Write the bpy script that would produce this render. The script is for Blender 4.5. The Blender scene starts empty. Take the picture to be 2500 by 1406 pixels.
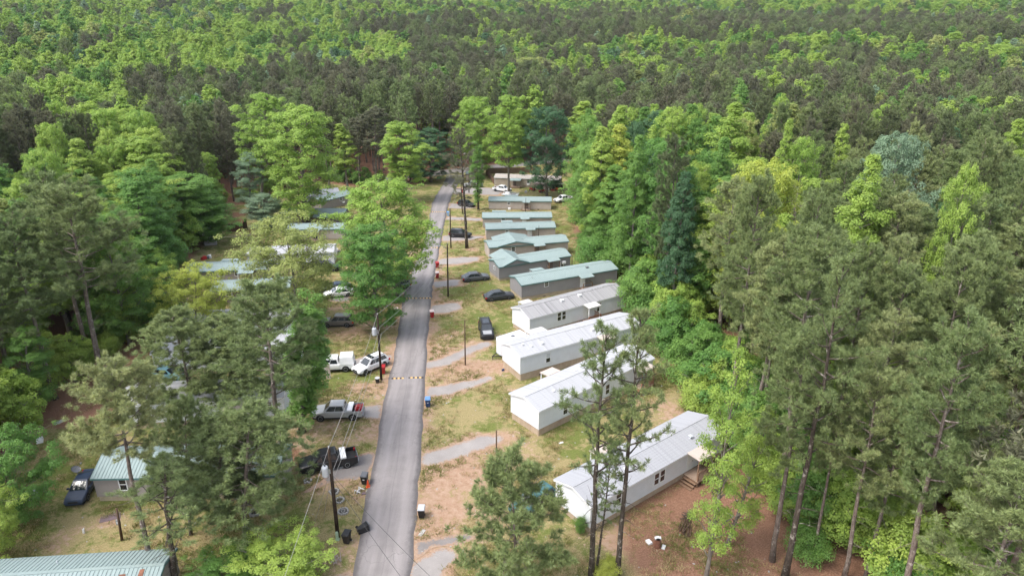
import bpy, bmesh, math, random
import numpy as np
from mathutils import Vector, Matrix

# ------------------------------------------------------------------ camera, sky, sun, exposure
scene = bpy.context.scene
COL = scene.collection
CAM_H, FPX, YH = 42.0, 1700.0, 20.0            # eye height (m), focal length and horizon row (photo pixels, 2500 wide)
TH = math.atan((703 - YH) / FPX)               # downward pitch
cam_data = bpy.data.cameras.new('camera'); cam = bpy.data.objects.new('camera', cam_data); COL.objects.link(cam)
cam.location = (0, 0, CAM_H); cam.rotation_euler = (math.pi/2 - TH, 0, 0)
cam_data.sensor_width = 36; cam_data.lens = FPX/2500*36; cam_data.clip_end = 6000; cam_data.clip_start = 0.5
scene.camera = cam
SUN_EL, SUN_AZ = 58, -115                       # azimuth in degrees from +Y towards +X
w = bpy.data.worlds.new('World'); scene.world = w; w.use_nodes = True
nt = w.node_tree; bg = nt.nodes['Background']
sky = nt.nodes.new('ShaderNodeTexSky'); sky.sky_type = 'NISHITA'; sky.sun_disc = False
sky.sun_elevation = math.radians(SUN_EL); sky.sun_rotation = math.radians(SUN_AZ)
sky.air_density = 1.0; sky.dust_density = 3.0; sky.ozone_density = 1.0
hs = nt.nodes.new('ShaderNodeHueSaturation'); hs.inputs['Saturation'].default_value = 0.5
nt.links.new(sky.outputs[0], hs.inputs['Color']); nt.links.new(hs.outputs[0], bg.inputs[0]); bg.inputs[1].default_value = 0.15
sl = bpy.data.lights.new('sun', 'SUN'); sl.energy = 0.9; sl.angle = math.radians(22); sl.color = (1.0, 0.96, 0.9)
so = bpy.data.objects.new('sun', sl); COL.objects.link(so)
_az, _el = math.radians(SUN_AZ), math.radians(SUN_EL)
sdir = Vector((math.sin(_az)*math.cos(_el), math.cos(_az)*math.cos(_el), math.sin(_el)))
so.rotation_euler = sdir.to_track_quat('Z', 'Y').to_euler()
scene.view_settings.view_transform = 'Standard'; scene.view_settings.look = 'None'
scene.view_settings.gamma = 1; scene.view_settings.use_curve_mapping = False
scene.view_settings.exposure = 1.45
scene.cycles.max_bounces = 4; scene.cycles.diffuse_bounces = 2; scene.cycles.transmission_bounces = 2
scene.cycles.transparent_max_bounces = 4; scene.cycles.glossy_bounces = 2

# ------------------------------------------------------------------ terrain height, rays
def sst(a, b, x):
    t = np.clip((np.asarray(x, float)-a)/(b-a), 0, 1); return t*t*(3-2*t)
def gz(x, y):
    x = np.asarray(x, float); y = np.asarray(y, float)
    z = -7.0*sst(75, 215, y)
    z = z + 52*sst(290, 1350, y) + 16*sst(-60, -420, x)*sst(170, 520, y) + 6*sst(120, 500, x)*sst(200, 600, y)
    far = sst(230, 420, y)
    z = z + far*(2.5*np.sin(x*0.021+1.0)*np.cos(y*0.013) + 3.0*np.sin(x*0.009+y*0.011))
    z = z + 0.25*np.sin(x*0.11+0.7)*np.sin(y*0.083)*sst(22, 40, np.abs(x+14))
    return z
def ray(px, py):
    u = (px-1250)/FPX; v = (703-py)/FPX
    return np.array([u, math.cos(TH)+v*math.sin(TH), -math.sin(TH)+v*math.cos(TH)])
def U(px, py, h=0.0):
    """ground point (or point h above ground) seen at a photo position"""
    d = ray(px, py); lo, hi = 10.0, None
    t = 20.0
    while t < 2500:
        p = d*t; z = CAM_H + p[2]
        if z - h < gz(p[0], p[1]): hi = t; break
        lo = t; t *= 1.02
    if hi is None: hi = 2500
    for _ in range(40):
        m = (lo+hi)/2; p = d*m
        if CAM_H+p[2]-h < gz(p[0], p[1]): hi = m
        else: lo = m
    p = d*hi
    return np.array([p[0], p[1]])
def proj(x, y, z):
    """world -> photo pixels (numpy)"""
    dz = np.asarray(z)-CAM_H
    dep = np.asarray(y)*math.cos(TH) - dz*math.sin(TH); up = np.asarray(y)*math.sin(TH)+dz*math.cos(TH)
    return 1250+FPX*np.asarray(x)/dep, 703-FPX*up/dep
def G(p): return float(gz(p[0], p[1]))
def height_at(base, py):
    """height above ground of photo row py on the vertical over base"""
    y = base[1]; v = (703-py)/FPX
    k = (-math.sin(TH)+v*math.cos(TH))/(math.cos(TH)+v*math.sin(TH))
    return CAM_H + y*k - G(base)

# ------------------------------------------------------------------ materials
MATS = {}
def new_mat(name):
    m = bpy.data.materials.new(name); m.use_nodes = True
    nt = m.node_tree
    MATS[name] = m
    return m, nt, nt.nodes['Principled BSDF']
def N(nt, t, **kw):
    n = nt.nodes.new(t)
    for k, v in kw.items():
        if k.startswith('i_'): n.inputs[k[2:].replace('_', ' ')].default_value = v
        else: setattr(n, k, v)
    return n
def noise(nt, scale, detail=6, rough=0.6, co=None):
    n = N(nt, 'ShaderNodeTexNoise'); n.inputs['Scale'].default_value = scale; n.inputs['Detail'].default_value = detail; n.inputs['Roughness'].default_value = rough
    if co is not None: nt.links.new(co, n.inputs['Vector'])
    return n.outputs['Fac']
def ramp(nt, fac, stops):
    r = N(nt, 'ShaderNodeValToRGB'); e = r.color_ramp.elements
    while len(e) < len(stops): e.new(0.5)
    for el, (p, c) in zip(e, stops): el.position = p; el.color = (*c, 1) if len(c) == 3 else c
    nt.links.new(fac, r.inputs[0]); return r.outputs[0]
def mix(nt, fac, a, b, mode='MIX'):
    m = N(nt, 'ShaderNodeMix', data_type='RGBA', blend_type=mode)
    for s, v in ((m.inputs[0], fac), (m.inputs[6], a), (m.inputs[7], b)):
        if isinstance(v, (int, float)): s.default_value = v
        elif isinstance(v, tuple): s.default_value = (*v, 1) if len(v) == 3 else v
        else: nt.links.new(v, s)
    return m.outputs[2]
def math_n(nt, op, a, b=0.0):
    m = N(nt, 'ShaderNodeMath', operation=op)
    for s, v in zip(m.inputs, (a, b)):
        if isinstance(v, (int, float)): s.default_value = v
        else: nt.links.new(v, s)
    return m.outputs[0]
def pos(nt): return N(nt, 'ShaderNodeNewGeometry').outputs['Position']
def objco(nt): return N(nt, 'ShaderNodeTexCoord').outputs['Object']
def bump(nt, bsdf, fac, strength=0.3, dist=0.05):
    b = N(nt, 'ShaderNodeBump'); b.inputs['Strength'].default_value = strength; b.inputs['Distance'].default_value = dist
    nt.links.new(fac, b.inputs['Height']); nt.links.new(b.outputs[0], bsdf.inputs['Normal'])
def plain(name, col, rough=0.6, metal=0.0, var=0.25, scale=3.0, spec=0.5, coat=0.0, dirt=None):
    m, nt, b = new_mat(name)
    co = objco(nt)
    f = noise(nt, scale, 7, 0.65, co)
    d = tuple(c*(1-var) for c in col); l = tuple(min(1, c*(1+var*0.5)) for c in col)
    c = ramp(nt, f, [(0.3, d), (0.7, l)])
    if dirt:
        f2 = noise(nt, scale*0.35, 5, 0.7, co)
        fm = ramp(nt, f2, [(0.5, (0, 0, 0)), (0.72, (1, 1, 1))])
        c = mix(nt, math_n(nt, 'MULTIPLY', fm, dirt[1]), c, dirt[0])
    nt.links.new(c, b.inputs['Base Color']); b.inputs['Roughness'].default_value = rough; b.inputs['Metallic'].default_value = metal
    b.inputs['Specular IOR Level'].default_value = spec; b.inputs['Coat Weight'].default_value = coat
    return m
def leafmat(name, a, b_, trans=0.48, rough=0.55, tintamt=0.5):
    m, nt, bs = new_mat(name)
    rnd = N(nt, 'ShaderNodeObjectInfo').outputs['Random']
    at = N(nt, 'ShaderNodeAttribute', attribute_name='tint')
    c = mix(nt, rnd, a, b_)
    hsv = N(nt, 'ShaderNodeHueSaturation')
    nt.links.new(c, hsv.inputs['Color'])
    v = math_n(nt, 'MULTIPLY_ADD', at.outputs['Fac'], tintamt); nt.nodes[-1].inputs[2].default_value = 1-tintamt*0.5
    nt.links.new(v, hsv.inputs['Value'])
    hh = math_n(nt, 'MULTIPLY_ADD', at.outputs['Fac'], -0.022); nt.nodes[-1].inputs[2].default_value = 0.504
    nt.links.new(hh, hsv.inputs['Hue'])
    nt.links.new(hsv.outputs[0], bs.inputs['Base Color']); bs.inputs['Roughness'].default_value = rough; bs.inputs['Specular IOR Level'].default_value = 0.35
    tr = N(nt, 'ShaderNodeBsdfTranslucent'); nt.links.new(hsv.outputs[0], tr.inputs[0])
    mx = N(nt, 'ShaderNodeMixShader'); mx.inputs[0].default_value = trans
    nt.links.new(bs.outputs[0], mx.inputs[1]); nt.links.new(tr.outputs[0], mx.inputs[2])
    nt.links.new(mx.outputs[0], nt.nodes['Material Output'].inputs[0])
    return m

# ------------------------------------------------------------------ mesh helpers
class MB:
    def __init__(s): s.v = []; s.f = []
    def quad(s, a, b, c, d):
        i = len(s.v); s.v += [tuple(a), tuple(b), tuple(c), tuple(d)]; s.f.append((i, i+1, i+2, i+3)); return s
    def poly(s, pts):
        i = len(s.v); s.v += [tuple(p) for p in pts]; s.f.append(tuple(range(i, i+len(pts)))); return s
    def box(s, x0, x1, y0, y1, z0, z1):
        i = len(s.v)
        s.v += [(x0,y0,z0),(x1,y0,z0),(x1,y1,z0),(x0,y1,z0),(x0,y0,z1),(x1,y0,z1),(x1,y1,z1),(x0,y1,z1)]
        s.f += [tuple(i+k for k in q) for q in ((3,2,1,0),(4,5,6,7),(0,1,5,4),(1,2,6,5),(2,3,7,6),(3,0,4,7))]; return s
    def hexa(s, p):
        i = len(s.v); s.v += [tuple(q) for q in p]
        s.f += [tuple(i+k for k in q) for q in ((3,2,1,0),(4,5,6,7),(0,1,5,4),(1,2,6,5),(2,3,7,6),(3,0,4,7))]; return s
    def bar(s, a, b, w, h=None):
        """square bar between two points"""
        a, b = Vector(a), Vector(b); h = h or w; d = (b-a).normalized()
        up = Vector((0,0,1)) if abs(d.z) < 0.95 else Vector((1,0,0))
        x = d.cross(up).normalized()*(w/2); y = x.cross(d).normalized()*(h/2)
        return s.hexa([a-x-y, a+x-y, a+x+y, a-x+y, b-x-y, b+x-y, b+x+y, b-x+y])
    def tube(s, pts, rads, n=8, cap=True):
        pts = [Vector(p) for p in pts]; rings = []
        for k, p in enumerate(pts):
            d = (pts[min(k+1, len(pts)-1)]-pts[max(k-1, 0)]).normalized()
            up = Vector((0,0,1)) if abs(d.z) < 0.9 else Vector((1,0,0))
            x = d.cross(up).normalized(); y = d.cross(x)
            r = rads[k] if hasattr(rads, '__len__') else rads
            i = len(s.v); rings.append(i)
            for q in range(n):
                a = 2*math.pi*q/n; s.v.append(tuple(p + x*math.cos(a)*r + y*math.sin(a)*r))
        for k in range(len(rings)-1):
            for q in range(n):
                s.f.append((rings[k]+q, rings[k]+(q+1)%n, rings[k+1]+(q+1)%n, rings[k+1]+q))
        if cap:
            s.f.append(tuple(rings[0]+q for q in reversed(range(n)))); s.f.append(tuple(rings[-1]+q for q in range(n)))
        return s
    def lathe(s, prof, n=16, c=(0,0,0), axis='z', squash=1.0):
        rings = []
        for r, h in prof:
            rings.append(len(s.v))
            for q in range(n):
                a = 2*math.pi*q/n; x, y = r*math.cos(a), r*math.sin(a)*squash
                p = {'z': (x, y, h), 'y': (x, h, y), 'x': (h, x, y)}[axis]
                s.v.append((p[0]+c[0], p[1]+c[1], p[2]+c[2]))
        for k in range(len(rings)-1):
            for q in range(n): s.f.append((rings[k]+q, rings[k]+(q+1)%n, rings[k+1]+(q+1)%n, rings[k+1]+q))
        s.f.append(tuple(rings[0]+q for q in reversed(range(n)))); s.f.append(tuple(rings[-1]+q for q in range(n)))
        return s
    def mesh(s, name, mat, smooth=False):
        me = bpy.data.meshes.new(name); me.from_pydata(s.v, [], s.f)
        bm = bmesh.new(); bm.from_mesh(me); bmesh.ops.recalc_face_normals(bm, faces=bm.faces); bm.to_mesh(me); bm.free()
        if smooth:
            me.polygons.foreach_set('use_smooth', [True]*len(me.polygons))
        me.materials.append(mat if not isinstance(mat, str) else MATS[mat]); return me
    def obj(s, name, mat, parent=None, smooth=False):
        return place(name, s.mesh(name, mat, smooth), parent)
def place(name, data, parent=None, loc=None, rz=0.0):
    o = bpy.data.objects.new(name, data); COL.objects.link(o)
    if parent is not None: o.parent = parent
    if loc is not None: o.location = loc
    if rz: o.rotation_euler = (0, 0, rz)
    return o
def tag(o, label, cat=None, group=None, kind=None):
    if label: o['label'] = label
    if cat: o['category'] = cat
    if group: o['group'] = group
    if kind: o['kind'] = kind
    return o
def thing(name, label, cat, loc, rz=0.0, group=None):
    return tag(place(name, None, None, loc, rz), label, cat, group)
def np_mesh(name, verts, faces, mat, tint=None):
    """fast mesh from equal-sided numpy faces"""
    me = bpy.data.meshes.new(name); k = faces.shape[1]
    me.vertices.add(len(verts)); me.vertices.foreach_set('co', np.ascontiguousarray(verts, np.float32).ravel())
    me.loops.add(faces.size); me.loops.foreach_set('vertex_index', np.ascontiguousarray(faces, np.int32).ravel())
    me.polygons.add(len(faces)); me.polygons.foreach_set('loop_start', np.arange(0, faces.size, k, dtype=np.int32))
    if tint is not None:
        a = me.attributes.new('tint', 'FLOAT', 'FACE'); a.data.foreach_set('value', np.ascontiguousarray(tint, np.float32))
    me.update(calc_edges=True); me.materials.append(MATS[mat] if isinstance(mat, str) else mat)
    return me
# ------------------------------------------------------------------ material library
def ground_mat():
    m, nt, b = new_mat('ground')
    P = pos(nt)
    def att(n): return N(nt, 'ShaderNodeAttribute', attribute_name=n).outputs['Fac']
    n1 = noise(nt, 0.35, 8, 0.65, P); n2 = noise(nt, 1.7, 8, 0.7, P); n3 = noise(nt, 9.0, 6, 0.7, P); n4 = noise(nt, 0.12, 4, 0.6, P)
    straw = ramp(nt, n3, [(0.25, (0.145, 0.11, 0.05)), (0.5, (0.30, 0.245, 0.12)), (0.75, (0.43, 0.37, 0.20))])
    green = ramp(nt, n3, [(0.25, (0.07, 0.085, 0.022)), (0.55, (0.155, 0.18, 0.05)), (0.8, (0.27, 0.275, 0.10))])
    clay = ramp(nt, n2, [(0.25, (0.24, 0.135, 0.085)), (0.5, (0.38, 0.245, 0.175)), (0.75, (0.48, 0.36, 0.28))])
    lit = ramp(nt, n3, [(0.25, (0.115, 0.06, 0.038)), (0.5, (0.25, 0.135, 0.088)), (0.8, (0.40, 0.26, 0.185))])
    gm = math_n(nt, 'ADD', att('green'), math_n(nt, 'MULTIPLY', math_n(nt, 'SUBTRACT', math_n(nt, 'ADD', n1, n2), 1.0), 2.3))
    gm = ramp(nt, gm, [(0.32, (0, 0, 0)), (0.68, (1, 1, 1))])
    c = mix(nt, gm, straw, green)
    cm = math_n(nt, 'ADD', att('clay'), math_n(nt, 'MULTIPLY', math_n(nt, 'SUBTRACT', math_n(nt, 'ADD', n4, n2), 1.0), 2.0))
    cm = ramp(nt, cm, [(0.36, (0, 0, 0)), (0.62, (1, 1, 1))])
    c = mix(nt, math_n(nt, 'MULTIPLY', cm, 0.9), c, clay)
    lm = math_n(nt, 'ADD', att('litter'), math_n(nt, 'MULTIPLY', math_n(nt, 'SUBTRACT', n2, 0.5), 0.9))
    lm = ramp(nt, lm, [(0.35, (0, 0, 0)), (0.65, (1, 1, 1))])
    c = mix(nt, lm, c, lit)
    nt.links.new(c, b.inputs['Base Color']); b.inputs['Roughness'].default_value = 0.95; b.inputs['Specular IOR Level'].default_value = 0.1
    bump(nt, b, math_n(nt, 'ADD', n3, math_n(nt, 'MULTIPLY', n2, 1.5)), 0.7, 0.12)
def asphalt(name, a, b_, crack=(0.03, 0.03, 0.03), crack_scale=0.55, edge=True, track=True):
    m, nt, b = new_mat(name); P = pos(nt)
    n1 = noise(nt, 0.5, 7, 0.65, P); n2 = noise(nt, 40, 4, 0.7, P)
    c = ramp(nt, n1, [(0.3, a), (0.7, b_)])
    c = mix(nt, 0.35, c, ramp(nt, n2, [(0.3, tuple(x*0.55 for x in a)), (0.7, tuple(x*1.3 for x in b_))]))
    if track:
        t = N(nt, 'ShaderNodeAttribute', attribute_name='across').outputs['Fac']   # -1 .. 1 over the road's width
        s = N(nt, 'ShaderNodeMapping'); s.inputs['Scale'].default_value = (1.2, 0.05, 1); nt.links.new(P, s.inputs[0])
        st = noise(nt, 1.6, 5, 0.6, s.outputs[0])
        c = mix(nt, math_n(nt, 'MULTIPLY', ramp(nt, st, [(0.45, (0, 0, 0)), (0.7, (1, 1, 1))]), 0.35), c, tuple(x*0.6 for x in a))
        ab = math_n(nt, 'ABSOLUTE', t)
        wt = math_n(nt, 'ADD', ab, math_n(nt, 'MULTIPLY', math_n(nt, 'SUBTRACT', n1, 0.5), 0.25))
        wheel = ramp(nt, wt, [(0.2, (0, 0, 0)), (0.45, (1, 1, 1)), (0.7, (0, 0, 0))])
        c = mix(nt, math_n(nt, 'MULTIPLY', wheel, 0.22), c, tuple(min(1, x*1.45) for x in b_))
        rim = ramp(nt, math_n(nt, 'ADD', ab, math_n(nt, 'MULTIPLY', math_n(nt, 'SUBTRACT', noise(nt, 1.3, 5, 0.7, P), 0.5), 0.35)), [(0.78, (0, 0, 0)), (0.93, (1, 1, 1))])
        c = mix(nt, math_n(nt, 'MULTIPLY', rim, 0.6), c, tuple(x*0.42 for x in a))
        pale = ramp(nt, noise(nt, 1.4, 8, 0.72, P), [(0.64, (0, 0, 0)), (0.72, (1, 1, 1))])
        c = mix(nt, math_n(nt, 'MULTIPLY', pale, 0.45), c, tuple(min(1, x*1.7) for x in b_))
        seam = ramp(nt, math_n(nt, 'ABSOLUTE', math_n(nt, 'ADD', t, math_n(nt, 'MULTIPLY', math_n(nt, 'SUBTRACT', n1, 0.5), 0.05))), [(0.0, (1, 1, 1)), (0.035, (0, 0, 0))])
        c = mix(nt, math_n(nt, 'MULTIPLY', seam, 0.16), c, crack)
    vo = N(nt, 'ShaderNodeTexVoronoi', feature='DISTANCE_TO_EDGE'); vo.inputs['Scale'].default_value = crack_scale
    wp = N(nt, 'ShaderNodeVectorMath', operation='ADD'); nn = N(nt, 'ShaderNodeTexNoise'); nn.inputs['Scale'].default_value = 1.5; nt.links.new(P, nn.inputs['Vector'])
    nt.links.new(P, wp.inputs[0]); nt.links.new(nn.outputs['Color'], wp.inputs[1]); nt.links.new(wp.outputs[0], vo.inputs['Vector'])
    ck = ramp(nt, vo.outputs['Distance'], [(0.0, (1, 1, 1)), (0.028, (0, 0, 0))])
    ckm = math_n(nt, 'MULTIPLY', ck, math_n(nt, 'MULTIPLY', ramp(nt, noise(nt, 0.25, 3, 0.5, P), [(0.50, (0, 0, 0)), (0.68, (1, 1, 1))]), 0.45 if track else 0.7))
    c = mix(nt, ckm, c, crack)
    if not track:                # soil and gravel washed over the ragged rim and in patches
        ed = N(nt, 'ShaderNodeAttribute', attribute_name='inner').outputs['Fac']
        k1 = noise(nt, 1.1, 8, 0.7, P); k2 = noise(nt, 5.0, 6, 0.7, P)
        fm = math_n(nt, 'ADD', ed, math_n(nt, 'MULTIPLY', math_n(nt, 'SUBTRACT', math_n(nt, 'ADD', k1, k2), 1.0), 1.8))
        fm = ramp(nt, fm, [(0.18, (1, 1, 1)), (0.50, (0, 0, 0))])
        soil = ramp(nt, k2, [(0.3, (0.24, 0.15, 0.10)), (0.55, (0.36, 0.25, 0.18)), (0.75, (0.40, 0.33, 0.21))])
        c = mix(nt, fm, c, soil)
    nt.links.new(c, b.inputs['Base Color']); b.inputs['Roughness'].default_value = 0.85; b.inputs['Specular IOR Level'].default_value = 0.3
    bump(nt, b, n2, 0.25, 0.01)
ground_mat()
asphalt('road', (0.205, 0.186, 0.183), (0.29, 0.265, 0.26))
asphalt('driveway', (0.23, 0.21, 0.20), (0.34, 0.315, 0.30), crack=(0.10, 0.08, 0.06), crack_scale=0.9, track=False)
asphalt('old_asphalt', (0.14, 0.125, 0.12), (0.26, 0.24, 0.23), crack=(0.06, 0.05, 0.045), crack_scale=0.8, track=False)
# foliage
leafmat('leaf_spring', (0.281, 0.445, 0.088), (0.353, 0.487, 0.105))
leafmat('leaf_mid', (0.134, 0.294, 0.067), (0.193, 0.353, 0.080))
leafmat('leaf_lime', (0.403, 0.504, 0.092), (0.454, 0.521, 0.109))
leafmat('leaf_olive', (0.311, 0.386, 0.118), (0.370, 0.420, 0.143))
leafmat('leaf_dark', (0.084, 0.185, 0.084), (0.109, 0.218, 0.101))
leafmat('leaf_silver', (0.227, 0.344, 0.210), (0.269, 0.378, 0.244))
leafmat('needle_olive', (0.172, 0.242, 0.092), (0.224, 0.286, 0.110), trans=0.2, tintamt=0.8)
leafmat('needle_dark', (0.119, 0.158, 0.070), (0.154, 0.185, 0.081), trans=0.2, tintamt=0.8)
leafmat('needle_light', (0.255, 0.317, 0.128), (0.299, 0.343, 0.145), trans=0.2, tintamt=0.8)
leafmat('needle_brown', (0.145, 0.154, 0.092), (0.172, 0.176, 0.101), trans=0.2, tintamt=0.8)
leafmat('grass_blade', (0.15, 0.19, 0.05), (0.26, 0.24, 0.08), trans=0.25, rough=0.8)
leafmat('grass_straw', (0.34, 0.26, 0.12), (0.42, 0.34, 0.18), trans=0.15, rough=0.9)
def bark(name, a, b_, lich=None):
    m, nt, b = new_mat(name); co = objco(nt)
    mp = N(nt, 'ShaderNodeMapping'); mp.inputs['Scale'].default_value = (6, 6, 1.2); nt.links.new(co, mp.inputs[0])
    f = noise(nt, 1.4, 8, 0.7, mp.outputs[0]); c = ramp(nt, f, [(0.32, a), (0.68, b_)])
    if lich:
        f2 = noise(nt, 2.2, 6, 0.75, co); c = mix(nt, ramp(nt, f2, [(0.55, (0, 0, 0)), (0.62, (1, 1, 1))]), c, lich)
    nt.links.new(c, b.inputs['Base Color']); b.inputs['Roughness'].default_value = 0.95; b.inputs['Specular IOR Level'].default_value = 0.1
    bump(nt, b, f, 0.9, 0.06)
bark('bark_pine', (0.075, 0.055, 0.045), (0.27, 0.225, 0.19), (0.36, 0.33, 0.29))
bark('bark_hard', (0.10, 0.085, 0.07), (0.30, 0.27, 0.23))
bark('bark_dark', (0.035, 0.028, 0.022), (0.12, 0.10, 0.08), (0.30, 0.28, 0.24))
bark('dead_wood', (0.20, 0.16, 0.14), (0.42, 0.36, 0.33))
bark('pole_wood', (0.022, 0.015, 0.011), (0.07, 0.05, 0.038))
bark('post_wood', (0.07, 0.045, 0.03), (0.16, 0.11, 0.075))
# buildings
plain('white_siding', (0.70, 0.715, 0.745), 0.55, var=0.06, scale=1.2, dirt=((0.5, 0.46, 0.42), 0.18))
plain('white_trim', (0.80, 0.80, 0.80), 0.5, var=0.06)
plain('tan_skirt', (0.47, 0.365, 0.27), 0.8, var=0.16, scale=1.5, dirt=((0.30, 0.16, 0.10), 0.4))
plain('block_skirt', (0.46, 0.375, 0.27), 0.85, var=0.15, scale=1.5, dirt=((0.32, 0.19, 0.12), 0.35))
plain('tan_siding', (0.40, 0.345, 0.305), 0.7, var=0.1, scale=0.8, dirt=((0.22, 0.17, 0.13), 0.3))
plain('grey_siding', (0.26, 0.247, 0.25), 0.7, var=0.1, scale=0.8)
plain('brown_siding', (0.16, 0.125, 0.11), 0.7, var=0.1, scale=0.8)
plain('warm_grey_siding', (0.30, 0.265, 0.245), 0.7, var=0.1, scale=0.8)
plain('beige_siding', (0.36, 0.30, 0.24), 0.7, var=0.1, scale=0.8)
plain('teal_metal', (0.255, 0.32, 0.313), 0.6, 0.0, var=0.14, scale=0.7, spec=0.25, dirt=((0.27, 0.32, 0.30), 0.6))
plain('teal_metal_dark', (0.09, 0.19, 0.187), 0.6, 0.0, var=0.12, scale=0.7, spec=0.25, dirt=((0.22, 0.33, 0.31), 0.5))
plain('rusty_metal', (0.23, 0.10, 0.06), 0.85, 0.1, var=0.4, scale=5)
plain('awning_white', (0.55, 0.53, 0.51), 0.5, var=0.06)
plain('awning_pink', (0.50, 0.42, 0.37), 0.6, var=0.08)
plain('roof_tan', (0.40, 0.36, 0.325), 0.8, var=0.2)
plain('roof_brown', (0.26, 0.21, 0.19), 0.85, var=0.25)
def roof_grey(name, base, stain, amt):
    m, nt, b = new_mat(name); co = objco(nt)
    mp = N(nt, 'ShaderNodeMapping'); mp.inputs['Scale'].default_value = (2.2, 0.35, 1); nt.links.new(co, mp.inputs[0])
    f = noise(nt, 1.3, 8, 0.72, mp.outputs[0]); f2 = noise(nt, 0.35, 4, 0.6, co)
    mm = math_n(nt, 'MULTIPLY', ramp(nt, f, [(0.46, (0, 0, 0)), (0.64, (1, 1, 1))]), ramp(nt, f2, [(0.36, (0, 0, 0)), (0.6, (1, 1, 1))]))
    c = mix(nt, math_n(nt, 'MULTIPLY', mm, amt), mix(nt, f2, tuple(x*0.9 for x in base), base), stain)
    nt.links.new(c, b.inputs['Base Color']); b.inputs['Roughness'].default_value = 0.75
    bump(nt, b, noise(nt, 30, 3, 0.6, co), 0.2, 0.01)
roof_grey('roof_white', (0.43, 0.435, 0.455), (0.17, 0.17, 0.18), 0.6)
roof_grey('roof_shingle', (0.375, 0.38, 0.405), (0.19, 0.195, 0.21), 0.6)
roof_grey('roof_stained', (0.34, 0.335, 0.34), (0.075, 0.073, 0.073), 0.95)
plain('deck_wood', (0.235, 0.145, 0.09), 0.85, var=0.35, scale=6)
plain('deck_floor', (0.33, 0.24, 0.18), 0.85, var=0.3, scale=6)
plain('red_wood', (0.30, 0.13, 0.075), 0.85, var=0.3, scale=6)
plain('dark_brown_wood', (0.10, 0.055, 0.035), 0.9, var=0.35, scale=4)
plain('fence_wood', (0.15, 0.085, 0.055), 0.9, var=0.35, scale=4)
plain('dark_glass', (0.018, 0.02, 0.024), 0.08, var=0.1, spec=0.8)
plain('car_glass', (0.02, 0.026, 0.03), 0.05, var=0.1, spec=0.9)
plain('blind', (0.52, 0.54, 0.55), 0.6, var=0.1)
plain('grey_metal', (0.36, 0.37, 0.38), 0.45, 0.6, var=0.12)
plain('galv_light', (0.55, 0.57, 0.60), 0.5, 0.2, var=0.1)
plain('black_plastic', (0.016, 0.016, 0.018), 0.45, var=0.3)
plain('dark_lid', (0.10, 0.105, 0.115), 0.4, var=0.2)
plain('lid_grey', (0.46, 0.47, 0.49), 0.4, var=0.2)
plain('red_plastic', (0.36, 0.018, 0.022), 0.45, var=0.2)
plain('lid_pale', (0.66, 0.52, 0.50), 0.5, var=0.15)
plain('blue_plastic', (0.025, 0.06, 0.16), 0.45, var=0.2)
plain('blue_lid', (0.13, 0.27, 0.52), 0.45, var=0.2)
plain('paleblue_plastic', (0.30, 0.45, 0.60), 0.45, var=0.2)
plain('orange_plastic', (0.75, 0.10, 0.03), 0.5, var=0.15)
plain('white_plastic', (0.80, 0.80, 0.81), 0.45, var=0.08)
plain('green_box', (0.35, 0.46, 0.33), 0.6, var=0.12)
plain('concrete', (0.42, 0.40, 0.38), 0.9, var=0.25, scale=5)
plain('pale_stone', (0.36, 0.345, 0.325), 0.9, var=0.25, scale=5)
plain('block_dark', (0.17, 0.16, 0.155), 0.9, var=0.3, scale=5)
plain('ash', (0.05, 0.045, 0.04), 0.95, var=0.4, scale=9)
plain('yellow_paint', (0.68, 0.42, 0.13), 0.7, var=0.25, scale=12)
plain('bump_dark', (0.06, 0.045, 0.04), 0.8, var=0.3, scale=12)
plain('wire', (0.30, 0.29, 0.28), 0.6, var=0.05)
plain('wire_dark', (0.04, 0.04, 0.04), 0.6, var=0.05)
plain('tyre', (0.018, 0.018, 0.018), 0.85, var=0.2)
plain('rim', (0.42, 0.43, 0.44), 0.35, 0.7, var=0.1)
plain('lamp_glass', (0.75, 0.77, 0.80), 0.15, var=0.05, spec=0.8)
plain('tail_red', (0.40, 0.012, 0.012), 0.25, var=0.1)
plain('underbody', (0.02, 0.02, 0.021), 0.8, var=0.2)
plain('litter_white', (0.75, 0.74, 0.72), 0.7, var=0.1)
plain('cardboard', (0.50, 0.36, 0.25), 0.8, var=0.15)
plain('tarp_purple', (0.17, 0.12, 0.13), 0.8, var=0.3)
plain('tarp_blue', (0.10, 0.25, 0.55), 0.6, var=0.2)
plain('door_white', (0.74, 0.75, 0.76), 0.5, var=0.05)
plain('shed_grey', (0.42, 0.41, 0.42), 0.6, var=0.1)
for nm, col in dict(black=(0.012, 0.012, 0.014), white=(0.74, 0.745, 0.75), silver=(0.40, 0.405, 0.41), grey=(0.115, 0.12, 0.13), charcoal=(0.05, 0.055, 0.062),
                    bronze=(0.17, 0.155, 0.14), navy=(0.025, 0.04, 0.075), teal=(0.05, 0.14, 0.15), red=(0.20, 0.015, 0.02), aqua=(0.22, 0.42, 0.46)).items():
    plain('paint_'+nm, col, 0.36, 0.25 if nm in ('silver', 'grey', 'bronze', 'charcoal') else 0.0, var=0.06, scale=1.0, spec=0.4, coat=0.25)
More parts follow.
